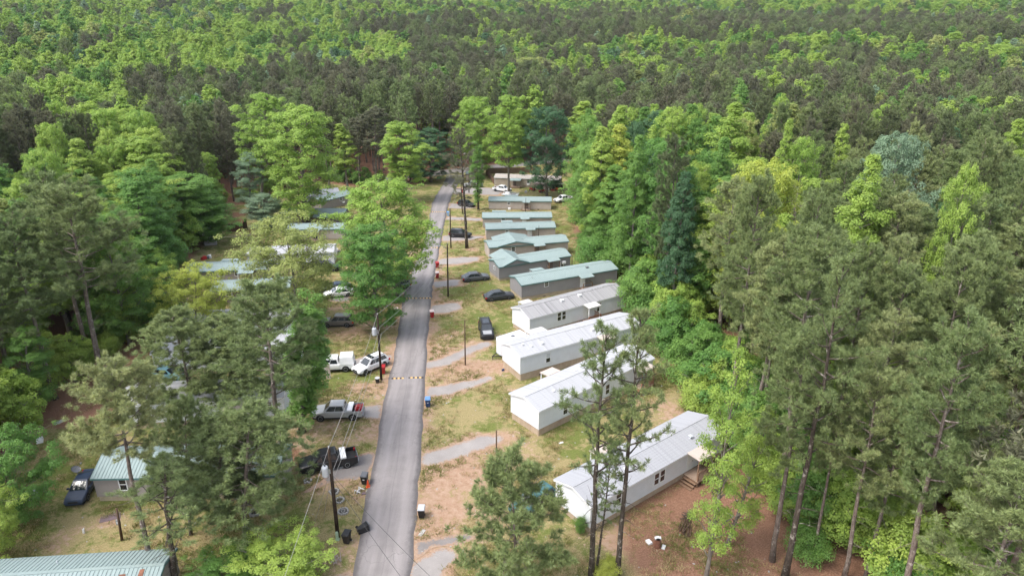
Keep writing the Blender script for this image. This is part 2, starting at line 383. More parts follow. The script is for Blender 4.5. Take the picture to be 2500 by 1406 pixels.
# ------------------------------------------------------------------ ground, roads, driveways
def in_poly(x, y, poly):
    x = np.asarray(x); y = np.asarray(y); r = np.zeros(x.shape, bool); n = len(poly)
    for i in range(n):
        x0, y0 = poly[i]; x1, y1 = poly[(i+1) % n]
        c = ((y0 > y) != (y1 > y)) & (x < (x1-x0)*(y-y0)/(y1-y0+1e-12)+x0); r ^= c
    return r
def seg_dist(x, y, pts):
    d = np.full(np.shape(x), 1e9)
    for (ax, ay), (bx, by) in zip(pts[:-1], pts[1:]):
        vx, vy = bx-ax, by-ay; t = np.clip(((x-ax)*vx+(y-ay)*vy)/(vx*vx+vy*vy), 0, 1)
        d = np.minimum(d, np.hypot(x-ax-t*vx, y-ay-t*vy))
    return d
# the clearing of the park, from the photograph's edge between lawn and forest
CLEAR = [U(*p) for p in [(-250, 1600), (-120, 1300), (20, 1120), (135, 1000), (250, 930), (340, 880), (420, 800), (440, 690), (455, 640), (520, 565), (560, 500), (640, 497), (700, 470), (760, 440),
                         (900, 458), (1040, 447), (1070, 425), (1190, 404), (1400, 402), (1410, 470), (1400, 540), (1405, 590), (1450, 650), (1530, 690), (1555, 780), (1600, 850), (1680, 920), (1700, 1000), (1760, 1080), (1790, 1200), (1860, 1260), (2000, 1420), (2150, 1700)]]
ROAD_PX = [(853, 990, 1480), (861, 1003, 1406), (884, 1014, 1270), (905, 1025, 1150), (926, 1029, 1060), (932, 1034, 1000), (952, 1038, 924), (964, 1041, 860), (976, 1048, 790), (990, 1056, 700),
           (1016, 1066, 640), (1034, 1075, 600), (1047, 1086, 540), (1054, 1095, 500), (1064, 1103, 478), (1082, 1118, 450), (1088, 1128, 438), (1092, 1136, 428)]
RL = [U(a, y) for a, b, y in ROAD_PX]; RR = [U(b, y) for a, b, y in ROAD_PX]
# behind the camera the road goes on straight
_d = (RL[0]-RL[1]) / np.linalg.norm(RL[0]-RL[1])
RL.insert(0, RL[0]+_d*60); RR.insert(0, RR[0]+_d*60)
RC = [(a+b)/2 for a, b in zip(RL, RR)]
CROSS = [U(*p) for p in [(905, 441), (1060, 424), (1186, 410), (1290, 399), (1430, 386)]]
DRIVES = {
 'pad': [('driveway', [(1004,1378),(1060,1340),(1113,1337),(1122,1355),(1078,1393),(1092,1425),(998,1425)]),
  ('driveway', [(1026,1112),(1100,1085),(1170,1062),(1233,1062),(1235,1078),(1140,1112),(1080,1135),(1024,1137)]),
  ('driveway', [(1037,945),(1100,935),(1160,926),(1197,914),(1211,927),(1140,950),(1090,966),(1035,972)]),
  ('driveway', [(1040,885),(1090,872),(1140,845),(1190,832),(1210,839),(1150,865),(1100,890),(1038,905)]),
  ('driveway', [(1051,746),(1090,740),(1127,738),(1130,755),(1100,764),(1049,768)]),
  ('driveway', [(1058,687),(1100,683),(1127,682),(1122,698),(1056,704)]),
  ('driveway', [(1067,634),(1120,628),(1174,627),(1172,637),(1120,645),(1066,647)]),
  ('driveway', [(1078,577),(1110,573),(1150,576),(1186,577),(1186,580),(1150,586),(1110,589),(1076,589)]),
  ('driveway', [(1090,530),(1140,531),(1180,534),(1175,540),(1130,538),(1087,537)]),
  ('driveway', [(1097,497),(1125,498),(1165,508),(1130,510),(1095,509)]),
  ('driveway', [(1105,460),(1195,458),(1230,470),(1215,477),(1102,473)]),
  ('old_asphalt', [(1008,1330),(1060,1312),(1160,1298),(1170,1315),(1116,1335),(1060,1338),(1006,1372)]),
  ('old_asphalt', [(914,1100),(903,1148),(890,1166),(822,1172),(745,1206),(738,1200),(790,1172),(798,1140),(850,1120)]),
  ('driveway', [(936,988),(872,992),(868,1010),(880,1020),(931,1025)]),
  ('driveway', [(962,864),(905,868),(850,880),(856,890),(958,894)]),
  ('old_asphalt', [(988,700),(968,706),(958,722),(984,730)]),
  ('driveway', [(866,1395),(800,1408),(760,1440),(862,1440)]),
  ('old_asphalt', [(796,716),(850,716),(858,738),(800,736)])]}
DRIVE_W = [[U(*p) for p in pl] for _, pl in DRIVES['pad']]
HOMES_XY = []      # footprints, filled later; used to keep grass off floors
def terrain():
    def lines(a, b, fine0, fine1, step, grow):
        r = list(np.arange(fine0, fine1+0.01, step)); s = step; v = fine1
        while v < b: s *= grow; v += s; r.append(v)
        s = step; v = fine0; l = []
        while v > a: s *= grow; v -= s; l.append(v)
        return np.array(l[::-1]+r)
    xs = lines(-2600, 2600, -62, 62, 1.0, 1.12); ys = lines(-300, 3600, 30, 225, 1.0, 1.1)
    X, Y = np.meshgrid(xs, ys); Z = gz(X, Y)
    nx, ny = len(xs), len(ys)
    idx = np.arange(nx*ny).reshape(ny, nx)
    F = np.stack([idx[:-1,:-1], idx[:-1,1:], idx[1:,1:], idx[1:,:-1]], -1).reshape(-1, 4)
    me = np_mesh('ground', np.stack([X, Y, Z], -1).reshape(-1, 3), F, 'ground')
    x, y = X.ravel(), Y.ravel()
    ins = in_poly(x, y, CLEAR); de = seg_dist(x, y, CLEAR+[CLEAR[0]]); sd = np.where(ins, de, -de)
    litter = 1-sst(-3, 3.5, sd)
    # leaf litter under the trees lower right and by the left forest edge
    for (px, py, r) in [(1800, 1330, 13), (1950, 1420, 14), (1700, 1390, 5), (1640, 1330, 4), (300, 960, 5), (200, 1010, 4), (680, 1120, 3), (150, 980, 5), (570, 525, 4)]:
        c = U(px, py); litter = np.maximum(litter, 0.95*(1-sst(r*0.5, r, np.hypot(x-c[0], y-c[1]))))
    dr = seg_dist(x, y, RC)
    clay = 0.62*(1-sst(2.2, 5.5, dr))*sst(40, 60, y)*(1-sst(120, 150, y))
    for (px, py, r, s) in [(1090, 1180, 6, .75), (1060, 1260, 6, .85), (1150, 1010, 4, .45), (1090, 900, 5, .8), (1180, 905, 6, .7), (1130, 830, 5, .7), (1230, 960, 4, .6), (1100, 860, 5, .7), (1250, 1100, 5, .5), (1110, 1100, 5, .6),
                        (1620, 1260, 6, .8), (1540, 1310, 5, .5), (1650, 1330, 6, .7), (1620, 1010, 5, .55), (1570, 1000, 4, .6), (1510, 760, 5, .8), (1530, 720, 5, .75), (840, 800, 6, .65), (880, 820, 4, .6), (820, 740, 5, .6),
                        (780, 1040, 5, .6), (860, 1070, 5, .55), (800, 1160, 5, .5), (700, 1100, 5, .7), (870, 1270, 5, .35), (900, 1230, 4, .5), (860, 1380, 5, .75), (270, 1270, 2.2, .75), (150, 1320, 3, .55), (1160, 1280, 6, .7), (1110, 640, 4, .4), (1110, 470, 5, .5), (1100, 600, 5, .35), (980, 720, 4, .8), (960, 790, 3, .7), (900, 970, 6, .6), (880, 1000, 4, .5), (1120, 560, 5, .4), (1150, 610, 2.5, .8)]:
        c = U(px, py); clay = np.maximum(clay, 0.86*s*(1-sst(r*0.35, r, np.hypot(x-c[0], y-c[1]))))
    for pl in DRIVE_W[:12]:
        clay = np.maximum(clay, 0.66*(1-sst(0.2, 1.8, seg_dist(x, y, pl+[pl[0]]))))
    green = 0.50+0.0*x
    for (px, py, r, s) in [(1150, 700, 8, .85), (1110, 720, 6, .9), (1200, 780, 8, .75), (1130, 800, 7, .7), (1150, 660, 8, .85), (1110, 610, 7, .6), (1330, 960, 5, .95), (1380, 1030, 5, .95), (1400, 1080, 6, .8), (1450, 690, 6, .8), (1500, 880, 5, .7), (1110, 1080, 3, .7),
                        (880, 930, 5, .85), (820, 950, 4, .8), (830, 1060, 4, .55), (180, 1150, 7, .65), (110, 1180, 5, .8), (320, 1220, 5, .95), (60, 1290, 6, .7), (580, 590, 8, .6), (1370, 560, 8, .8), (1380, 640, 8, .8), (1650, 1100, 5, .6), (780, 470, 8, .5), (1330, 470, 10, .45), (1180, 600, 6, .6), (1700, 1200, 4, .7), (930, 1210, 3, .5), (250, 1060, 8, .6), (1560, 1280, 4, .6)]:
        c = U(px, py); green = np.maximum(green, s*(1-sst(r*0.3, r, np.hypot(x-c[0], y-c[1]))))
    for (px, py, r) in [(1130, 1180, 7), (1180, 1230, 7), (1110, 1000, 5), (250, 1300, 6), (850, 1220, 5), (1300, 1130, 6), (1150, 580, 5), (640, 560, 6)]:
        c = U(px, py); green = green-0.25*(1-sst(r*0.4, r, np.hypot(x-c[0], y-c[1])))
    for nm, v in (('litter', litter), ('clay', clay), ('green', green)):
        a = me.attributes.new(nm, 'FLOAT', 'POINT'); a.data.foreach_set('value', np.ascontiguousarray(v, np.float32))
    me.polygons.foreach_set('use_smooth', np.ones(len(F), bool))
    tag(place('ground', me), 'patchy lawn, red clay and brown forest floor of the whole site', kind='structure')
terrain()
def strip(name, L, R, mat, h, label, step=1.6, wob=0.12, seed=1, skirt=0.06):
    """a draped road sheet between two edge lines, with a slightly ragged edge and a thin asphalt thickness"""
    rs = random.Random(seed)
    def dens(P):
        out = []
        for a, b in zip(P[:-1], P[1:]):
            n = max(1, int(np.linalg.norm(b-a)/step))
            out += [a+(b-a)*k/n for k in range(n)]
        return out+[P[-1]]
    # resample both by the same counts
    A, B = [], []
    for (a, b, c, d) in zip(L[:-1], L[1:], R[:-1], R[1:]):
        n = max(1, int(np.linalg.norm(b-a)/step))
        A += [a+(b-a)*k/n for k in range(n)]; B += [c+(d-c)*k/n for k in range(n)]
    A.append(L[-1]); B.append(R[-1])
    # smooth the polyline
    for _ in range(2):
        A = [A[0]]+[(A[i-1]+A[i]*2+A[i+1])/4 for i in range(1, len(A)-1)]+[A[-1]]; B = [B[0]]+[(B[i-1]+B[i]*2+B[i+1])/4 for i in range(1, len(B)-1)]+[B[-1]]
    K = 7; V = []; T = []
    for a, b in zip(A, B):
        t0 = rs.uniform(-wob, wob)/4; t1 = 1+rs.uniform(-wob, wob)/4
        for k in range(K):
            t = t0+(t1-t0)*k/(K-1); p = a+(b-a)*t
            crown = 0.05*(1-(2*k/(K-1)-1)**2)
            V.append((p[0], p[1], G(p)+h+crown)); T.append(2*k/(K-1)-1)
        for t in (t0, t1):
            p = a+(b-a)*(t+(-0.02 if t < 0.5 else 0.02)); V.append((p[0], p[1], G(p)-0.1)); T.append(-1 if t < 0.5 else 1)
    F = []; S = K+2
    for i in range(len(A)-1):
        for k in range(K-1): F.append((i*S+k, i*S+k+1, (i+1)*S+k+1, (i+1)*S+k))
        F.append((i*S+K, i*S, (i+1)*S, (i+1)*S+K)); F.append((i*S+K-1, i*S+K+1, (i+1)*S+K+1, (i+1)*S+K-1))
    me = np_mesh(name, np.array(V), np.array(F), mat)
    at = me.attributes.new('inner', 'FLOAT', 'POINT'); at.data.foreach_set('value', np.ones(len(V), np.float32))
    at = me.attributes.new('across', 'FLOAT', 'POINT'); at.data.foreach_set('value', np.array(T, np.float32))
    return tag(place(name, me), label, kind='structure')
strip('road', RL, RR, 'road', 0.05, 'narrow grey asphalt lane running through the mobile home park')
_c = CROSS; _n = []
for i in range(len(_c)):
    d = _c[min(i+1, len(_c)-1)]-_c[max(i-1, 0)]; d = d/np.linalg.norm(d); _n.append(np.array([-d[1], d[0]]))
strip('cross_road', [c-n*3.2 for c, n in zip(_c, _n)], [c+n*3.2 for c, n in zip(_c, _n)], 'old_asphalt', 0.06, 'grey public road crossing behind the far end of the park', seed=5)
def pad(k, mat, px):
    """driveway: ragged polygon draped on the ground"""
    rs = random.Random(40+k); P = [U(*p) for p in px]; pts = []
    for a, b in zip(P, P[1:]+P[:1]):
        n = max(1, int(np.linalg.norm(b-a)/0.6))
        for i in range(n):
            p = a+(b-a)*i/n; pts.append(p+np.array([rs.uniform(-.3, .3), rs.uniform(-.3, .3)]))
    for _ in range(1):
        pts = [(pts[i-1]+pts[i]*2+pts[(i+1) % len(pts)])/4 for i in range(len(pts))]
    bm = bmesh.new(); vs = [bm.verts.new((p[0], p[1], 0)) for p in pts]; f = bm.faces.new(vs)
    bmesh.ops.triangulate(bm, faces=[f])
    for _ in range(3):
        ed = [e for e in bm.edges if e.calc_length() > 0.9]
        if ed: bmesh.ops.subdivide_edges(bm, edges=ed, cuts=1); bmesh.ops.triangulate(bm, faces=[q for q in bm.faces if len(q.verts) > 3])
    for v in bm.verts: v.co.z = float(gz(v.co.x, v.co.y))+0.022+0.002*(k % 5)
    bmesh.ops.recalc_face_normals(bm, faces=bm.faces)
    if sum(q.normal.z for q in bm.faces) < 0: bmesh.ops.reverse_faces(bm, faces=bm.faces)
    xy = np.array([v.co[:] for v in bm.verts]); dd = seg_dist(xy[:, 0], xy[:, 1], pts+[pts[0]])
    me = bpy.data.meshes.new('driveway'); bm.to_mesh(me); bm.free(); me.materials.append(MATS[mat])
    at = me.attributes.new('inner', 'FLOAT', 'POINT'); at.data.foreach_set('value', np.clip(dd/0.75, 0, 1).astype(np.float32))
    o = place('driveway', me); o['kind'] = 'structure'; o['label'] = 'cracked asphalt driveway pad beside the lane'
for k, (m_, px_) in enumerate(DRIVES['pad']): pad(k, m_, px_)
# ------------------------------------------------------------------ trees
def nrm(a): return a/(np.linalg.norm(a, axis=-1, keepdims=True)+1e-9)
def rdir(rng, n): return nrm(rng.normal(size=(n, 3)))
def leaves(rng, cen, nor, size, asp=0.7):
    """diamond leaf faces: centres, normals, sizes"""
    n = len(cen); r = rdir(rng, n); a = nrm(np.cross(nor, r)); b = np.cross(nor, a)
    a = a*size[:, None]*0.5; b = b*size[:, None]*0.5*asp
    fold = nor*size[:, None]*0.12
    V = np.stack([cen-a, cen-b+fold, cen+a, cen+b+fold], 1).reshape(-1, 3)
    return V, np.arange(4*n).reshape(n, 4)
class Wood(MB):
    pass
def limb_path(base, d, length, rng, n=5, up=0.25, wig=0.08):
    pts = [np.array(base, float)]; d = np.array(d, float)
    for k in range(n):
        d = nrm(d+np.array([0, 0, up/n])+rng.normal(size=3)*wig); pts.append(pts[-1]+d*length/n)
    return pts
def trunk_path(rng, H, lean=0.01, wig=0.05, n=9):
    x = np.cumsum(rng.normal(size=(n+1, 2))*wig, 0); x -= x[0]
    t = np.linspace(0, 1, n+1)
    return np.column_stack([x[:, 0]+lean*H*t*rng.normal(), x[:, 1]+lean*H*t*rng.normal(), H*t])
def along(path, z):
    return np.array([np.interp(z, path[:, 2], path[:, 0]), np.interp(z, path[:, 2], path[:, 1]), z])
def make_hardwood(seed, H, cw, cb, form, nleaf, leaf, nlimb=34, gap=0.0, wood='bark_hard', r0=None, env=4.5, clump=0.85):
    rng = np.random.default_rng(seed); wd = MB(); tp = trunk_path(rng, H*0.97)
    r0 = r0 or 0.0125*H
    rad = [r0*(1-0.93*(z/H))+0.02 for z in tp[:, 2]]; rad[0] *= 1.35
    wd.tube(tp, rad, 8)
    C = []; Cd = []; R = []
    def prof(t):
        if form == 'cone': return max(0.12, (1-t)**0.55*(0.62+0.38*min(1, t/0.28)))
        if form == 'oval': return max(0.18, math.sqrt(max(0, 1-((t-0.42)/0.6)**2)))
        if form == 'broad': return max(0.3, math.sqrt(max(0, 1-((t-0.5)/0.56)**2)))
        if form == 'column': return 0.75+0.25*math.sin(t*9+seed)
        return 0.6
    for i in range(nlimb):
        t = (i+rng.uniform(0, 1))/nlimb; z = H*(cb+(1-cb)*t*0.97); r = prof(t)*cw/2*rng.uniform(0.55, 1.15)
        az = i*2.399+rng.normal()*0.35; el = {'cone': 0.35, 'oval': 0.55, 'broad': 0.45, 'column': 0.5}.get(form, .5)+0.35*t+rng.normal()*0.12
        d = np.array([math.cos(az)*math.cos(el), math.sin(az)*math.cos(el), math.sin(el)])
        L = r/max(0.35, math.cos(el)); start = along(tp, max(0.5, z-L*math.sin(el)*0.75)) if form != 'column' else along(tp, z)
        p = limb_path(start, d, L, rng, 5, 0.15, 0.10)
        wd.tube(p, [max(0.02, r0*0.42*(1-0.85*k/5)*(1-0.6*t)) for k in range(6)], 5, cap=False)
        nb = max(2, int(2+L*1.5))
        for j in range(nb):
            f = rng.uniform(0.35, 1.0)**0.7; q = p[min(4, int(f*5))]; q2 = p[min(5, int(f*5)+1)]
            b = q+(q2-q)*((f*5) % 1)
            if rng.uniform() < gap: continue
            side = rdir(rng, 1)[0]; side[2] = abs(side[2])*0.5; off = side*L*0.34*rng.uniform(0.1, 1.0)
            e = b+off
            if np.linalg.norm(off) > 0.5: wd.tube([b, b+off*0.55+np.array([0, 0, .05]), e], [0.03, 0.02, 0.01], 4, cap=False)
            C.append(e); R.append(clump*rng.uniform(0.55, 1.25)*(0.55+0.45*min(1, r/2.2)))
    bumps = [(rng.uniform(0, 6.283), rng.uniform(0, 1), rng.uniform(-0.32, 0.38), rng.uniform(0.5, 1.1)) for _ in range(18)]
    def lump(az, t):
        f = 1.0
        for ba, bt, am, wd_ in bumps: f += am*math.exp(-((math.sin((az-ba)/2)*2)**2+((t-bt)*4.5)**2)/(wd_*wd_))
        return max(0.45, min(1.45, f))
    for j in range(int(nlimb*env)):
        t = rng.uniform(0, 1)**0.9; az = rng.uniform(0, 6.283)
        if rng.uniform() < gap*1.5: continue
        r = prof(t)*cw/2*(0.55+0.45*math.sqrt(rng.uniform()))*lump(az, t); z = H*(cb+(0.98-cb)*t); b = along(tp, z)
        C.append(b+np.array([r*math.cos(az), r*math.sin(az), rng.normal()*0.2])); R.append(clump*rng.uniform(0.6, 1.15)*(0.6+0.4*min(1, r/2)))
    # the top
    for j in range(7):
        C.append(along(tp, H*(0.9+0.09*rng.uniform()))+rng.normal(size=3)*[0.35, 0.35, 0.25]); R.append(clump*rng.uniform(0.5, 0.8))
    C = np.array(C); R = np.array(R); M = len(C)
    w_ = R**2; cnt = rng.multinomial(nleaf, w_/w_.sum()); ci = np.repeat(np.arange(M), cnt); n = len(ci)
    d = rdir(rng, n); d[:, 2] = np.where(d[:, 2] < -0.25, -d[:, 2], d[:, 2])
    rr = R[ci]*rng.uniform(0.25, 1.0, n)**0.5
    P = C[ci]+d*rr[:, None]*np.array([1, 1, 0.85])
    axis = along_v(tp, C[ci]); out = nrm(C[ci]-axis)
    nor = nrm(d*0.7+out*0.35+np.array([0, 0, 0.55])+rdir(rng, n)*0.55)
    sz = leaf*rng.uniform(0.65, 1.3, n)
    V, F = leaves(rng, P, nor, sz)
    ct = rng.uniform(0, 1, M); tint = np.clip(ct[ci]*0.55+rng.uniform(0, 0.45, n), 0, 1)
    return wd, (V, F, tint), wood
def along_v(tp, C):
    return np.column_stack([np.interp(C[:, 2], tp[:, 2], tp[:, 0]), np.interp(C[:, 2], tp[:, 2], tp[:, 1]), C[:, 2]-0.8])
def make_pine(seed, H, cw, cb, npom, kn, nl=0.40, nw=0.044, wood='bark_pine', dead=8, sparse=False, lean=0.008, env=160):
    rng = np.random.default_rng(seed); wd = MB(); tp = trunk_path(rng, H*0.985, lean, 0.07)
    r0 = 0.0105*H; rad = [r0*(1-0.88*(z/H)**1.1)+0.015 for z in tp[:, 2]]; rad[0] *= 1.25
    wd.tube(tp, rad, 8)
    nlimb = int(26+H*0.5); tips = []; tdir = []
    for i in range(nlimb):
        t = ((i+rng.uniform(0, 1))/nlimb)**0.85; z = H*(cb+(0.985-cb)*t)
        pr = (min(1, 0.42+t/0.33) if t < 0.33 else math.sqrt(max(0.02, 1-((t-0.33)/0.70)**2)))
        L = cw/2*max(0.16, pr)*rng.uniform(0.62, 1.15); az = i*2.399+rng.normal()*0.4; el = -0.05+0.85*t**1.3+rng.normal()*0.14
        d = np.array([math.cos(az)*math.cos(el), math.sin(az)*math.cos(el), math.sin(el)])
        p = limb_path(along(tp, z), d, L, rng, 6, 0.45, 0.10)
        wd.tube(p, [max(0.014, r0*0.36*(1-0.8*k/6)*(1-0.5*t)) for k in range(7)], 5, cap=False)
        nb = max(3, int(L*(3.6 if not sparse else 2.0)))
        for j in range(nb):
            f = 0.30+0.70*(j+rng.uniform(0, 1))/nb; k = min(5, int(f*6)); b = p[k]+(p[k+1]-p[k])*((f*6) % 1 if f < 1 else 1)
            s = rdir(rng, 1)[0]; s[2] = abs(s[2])*0.7; s = nrm(s+d*0.55); ln = rng.uniform(0.35, 1.05)*(0.7+0.3*min(1, L/2.5))
            e = b+s*ln
            wd.tube([b, (b+e)/2+np.array([0, 0, -0.03]), e], [0.022, 0.015, 0.008], 4, cap=False)
            tips.append(e); tdir.append(nrm(s+np.array([0, 0, 0.5])))
            if ln > 0.6: tips.append((b+e)/2+rdir(rng, 1)[0]*0.18); tdir.append(nrm(s+np.array([0, 0, 0.7])))
        tips.append(p[-1]); tdir.append(nrm(d+np.array([0, 0, 0.6])))
    for k in range(8):
        tips.append(along(tp, H*(0.93+0.05*rng.uniform()))+rng.normal(size=3)*0.3); tdir.append(np.array([0, 0, 1.0]))
    for k in range(dead):
        z = H*rng.uniform(min(cb, max(0.18, cb-0.32)), cb+0.03); az = rng.uniform(0, 6.28); L = rng.uniform(0.7, 2.4); el = rng.uniform(-0.25, 0.45)
        p = limb_path(along(tp, z), [math.cos(az), math.sin(az), math.sin(el)], L, rng, 4, 0.1, 0.16)
        wd.tube(p, [0.035, 0.028, 0.02, 0.014, 0.006], 4, cap=False)
        if rng.uniform() < 0.6:
            b = p[2]; p2 = limb_path(b, rdir(rng, 1)[0], L*0.45, rng, 3, 0.1, 0.15); wd.tube(p2, [0.016, 0.012, 0.008, 0.004], 4, cap=False)
    for j in range(env):
        t = rng.uniform(0, 1); pr = (min(1, 0.42+t/0.33) if t < 0.33 else math.sqrt(max(0.02, 1-((t-0.33)/0.70)**2)))
        az = rng.uniform(0, 6.283); r = cw/2*pr*rng.uniform(0.7, 1.0)*(1+.18*math.sin(3*az+seed)+.12*math.sin(7*t+2*az))
        tips.append(along(tp, H*(cb+(0.985-cb)*t))+np.array([r*math.cos(az), r*math.sin(az), 0.25])); tdir.append(nrm(np.array([math.cos(az)*.7, math.sin(az)*.7, 0.8])))
    T = np.array(tips); D = np.array(tdir)
    if len(T) > npom:
        s = rng.choice(len(T), npom, replace=False); T, D = T[s], D[s]
    M = len(T); ci = np.repeat(np.arange(M), kn); n = len(ci)
    d = nrm(D[ci]*0.55+rdir(rng, n)+np.array([0, 0, 0.22]))
    o = T[ci]-D[ci]*rng.uniform(0, 0.30, n)[:, None]
    L = nl*rng.uniform(0.7, 1.25, n); s = nrm(np.cross(d, rdir(rng, n)))*(nw*rng.uniform(0.7, 1.3, n))[:, None]*0.5
    tip = o+d*L[:, None]; m = o+d*(L*0.25)[:, None]
    V = np.stack([m-s, m+s, tip], 1).reshape(-1, 3); F = np.arange(3*n).reshape(n, 3)
    ct = rng.uniform(0, 1, M); tint = np.clip(ct[ci]*0.45+rng.uniform(0, 0.55, n), 0, 1)
    return wd, (V, F, tint), wood
TREES = {}
def reg(key, kind, built, leafname, H, cw):
    wd, (V, F, tint), wood = built
    tm = wd.mesh(key+'_trunk', wood, smooth=True)
    cm = np_mesh(key+'_crown', V, F, leafname, tint)
    TREES[key] = (kind, tm, cm, H, cw)
# near prototypes (unit heights in metres; each placed tree is scaled to its own height)
reg('pine_a', 'pine', make_pine(1, 25, 7.5, 0.46, 1315, 78), 'needle_olive', 25, 7.5)
reg('pine_b', 'pine', make_pine(2, 24, 8.5, 0.40, 1315, 78), 'needle_olive', 24, 8.5)
reg('pine_c', 'pine', make_pine(3, 26, 6.5, 0.50, 1180, 78), 'needle_dark', 26, 6.5)
reg('pine_d', 'pine', make_pine(4, 23, 7.5, 0.34, 1382, 78), 'needle_dark', 23, 7.5)
reg('pine_thin', 'pine', make_pine(5, 24, 6.5, 0.42, 420, 64, nl=0.38, nw=0.038, sparse=True, env=0, dead=16, wood='bark_dark'), 'needle_olive', 24, 6.5)
reg('pine_wide', 'pine', make_pine(6, 24, 10.5, 0.50, 1652, 78, dead=14), 'needle_light', 24, 10.5)
reg('hard_open', 'hard', make_hardwood(20, 14, 12, 0.10, 'broad', 34000, 0.22, 40, env=4, gap=0.15, clump=0.8), 'leaf_olive', 14, 12)
reg('pine_high', 'pine', make_pine(9, 24, 8.0, 0.64, 900, 78, dead=16, env=120), 'needle_light', 24, 8.0)
reg('pine_full', 'pine', make_pine(8, 18, 9.5, 0.22, 1600, 78, dead=8, env=420), 'needle_olive', 18, 9.5)
reg('pine_young', 'pine', make_pine(7, 10, 6.5, 0.10, 1315, 78, nl=0.36, dead=2), 'needle_olive', 10, 6.5)
reg('hard_a', 'hard', make_hardwood(11, 24, 9, 0.18, 'cone', 38000, 0.25, 40), 'leaf_spring', 24, 9)
reg('hard_b', 'hard', make_hardwood(12, 22, 10, 0.10, 'oval', 40000, 0.25, 40), 'leaf_mid', 22, 10)
reg('hard_c', 'hard', make_hardwood(13, 20, 12, 0.1, 'broad', 44000, 0.25, 44), 'leaf_mid', 20, 12)
reg('hard_d', 'hard', make_hardwood(14, 23, 8, 0.30, 'oval', 31000, 0.25, 36, gap=0.2, clump=0.8), 'leaf_spring', 23, 8)
reg('hard_e', 'hard', make_hardwood(15, 25, 7, 0.34, 'cone', 30000, 0.25, 38, gap=0.1), 'leaf_spring', 25, 7)
reg('hard_column', 'hard', make_hardwood(16, 18, 3.4, 0.10, 'column', 20000, 0.2, 46, clump=0.7, wood='bark_dark'), 'leaf_mid', 18, 3.4)
reg('hard_airy', 'hard', make_hardwood(17, 20, 6.0, 0.16, 'oval', 20000, 0.175, 44, env=1.0, gap=0.3, clump=0.75), 'leaf_spring', 20, 6.0)
reg('shrub', 'shrub', make_hardwood(18, 3.2, 4.2, 0.08, 'broad', 12000, 0.15, 24, clump=0.7), 'leaf_mid', 3.2, 4.2)
reg('sapling', 'shrub', make_hardwood(19, 6.5, 4.6, 0.1, 'oval', 15000, 0.18, 30, env=2.2, gap=0.2, clump=0.7), 'leaf_mid', 6.5, 4.6)
def bare_tree(seed, H, cw):
    rng = np.random.default_rng(seed); wd = MB(); tp = trunk_path(rng, H); wd.tube(tp, [0.2*(1-0.9*z/H)+0.02 for z in tp[:, 2]], 7)
    tw = MB()
    for i in range(46):
        t = rng.uniform(0, 1); z = H*(0.35+0.63*t); az = rng.uniform(0, 6.28); el = 0.5+0.5*t; L = cw/2*(1.1-0.6*t)*rng.uniform(.7, 1.2)
        p = limb_path(along(tp, z), [math.cos(az)*math.cos(el), math.sin(az)*math.cos(el), math.sin(el)], L, rng, 5, 0.3, 0.12)
        tw.tube(p, [0.06, 0.05, 0.04, 0.03, 0.02, 0.01], 4, cap=False)
        for j in range(9):
            q = p[int(rng.integers(1, 6))]; e = limb_path(q, nrm(rdir(rng, 1)[0]+np.array([0, 0, .6])), rng.uniform(.6, 1.4), rng, 3, .2, .15); tw.tube(e, [0.025, 0.02, 0.014, 0.008], 3, cap=False)
    return wd.mesh('bare_trunk', 'dead_wood', True), tw.mesh('bare_crown', 'dead_wood')
_a, _b = bare_tree(77, 21, 7); TREES['bare'] = ('bare', _a, _b, 21, 7)
LABELS = {}
PLACED = []        # (x, y, crown radius) of every tree so far
def add_tree(key, base, H, cw=None, mat=None, label=None, group=None, lean=(0, 0), rz=None, name=None, cat='tree'):
    kind, tm, cm, h0, c0 = TREES[key]
    s = H/h0; sx = (cw/c0) if cw else s
    nm = name or {'pine': 'pine_tree', 'hard': 'broadleaf_tree', 'shrub': 'shrub', 'bare': 'bare_tree'}[kind]
    rz = random.uniform(0, 6.28) if rz is None else rz
    if group:
        LABELS[label] = LABELS.get(label, 0)+1
        if LABELS[label] > 1: label = ('second ', 'third ', 'fourth ', 'fifth ', 'sixth ', 'seventh ')[min(5, LABELS[label]-2)]+label
    e = thing(nm, label, cat, (base[0], base[1], G(base)-0.08), 0, group)
    e.scale = (sx, sx, s)
    # lean: shift of the top in metres (x, y), as a tilt of the whole tree
    e.rotation_euler = (math.atan2(-lean[1], H), math.atan2(lean[0], H), rz) if (lean[0] or lean[1]) else (0, 0, rz)
    if lean[0] or lean[1]: e.rotation_mode = 'XYZ'; e.rotation_euler = (Matrix.Rotation(math.atan2(lean[0], H), 3, 'Y') @ Matrix.Rotation(math.atan2(-lean[1], H), 3, 'X') @ Matrix.Rotation(rz, 3, 'Z')).to_euler()
    place('trunk', tm, e); c = place('crown', cm, e)
    if mat: c.material_slots[0].link = 'OBJECT'; c.material_slots[0].material = MATS[mat]
    PLACED.append((base[0], base[1], (cw or c0*s)/2))
    return e
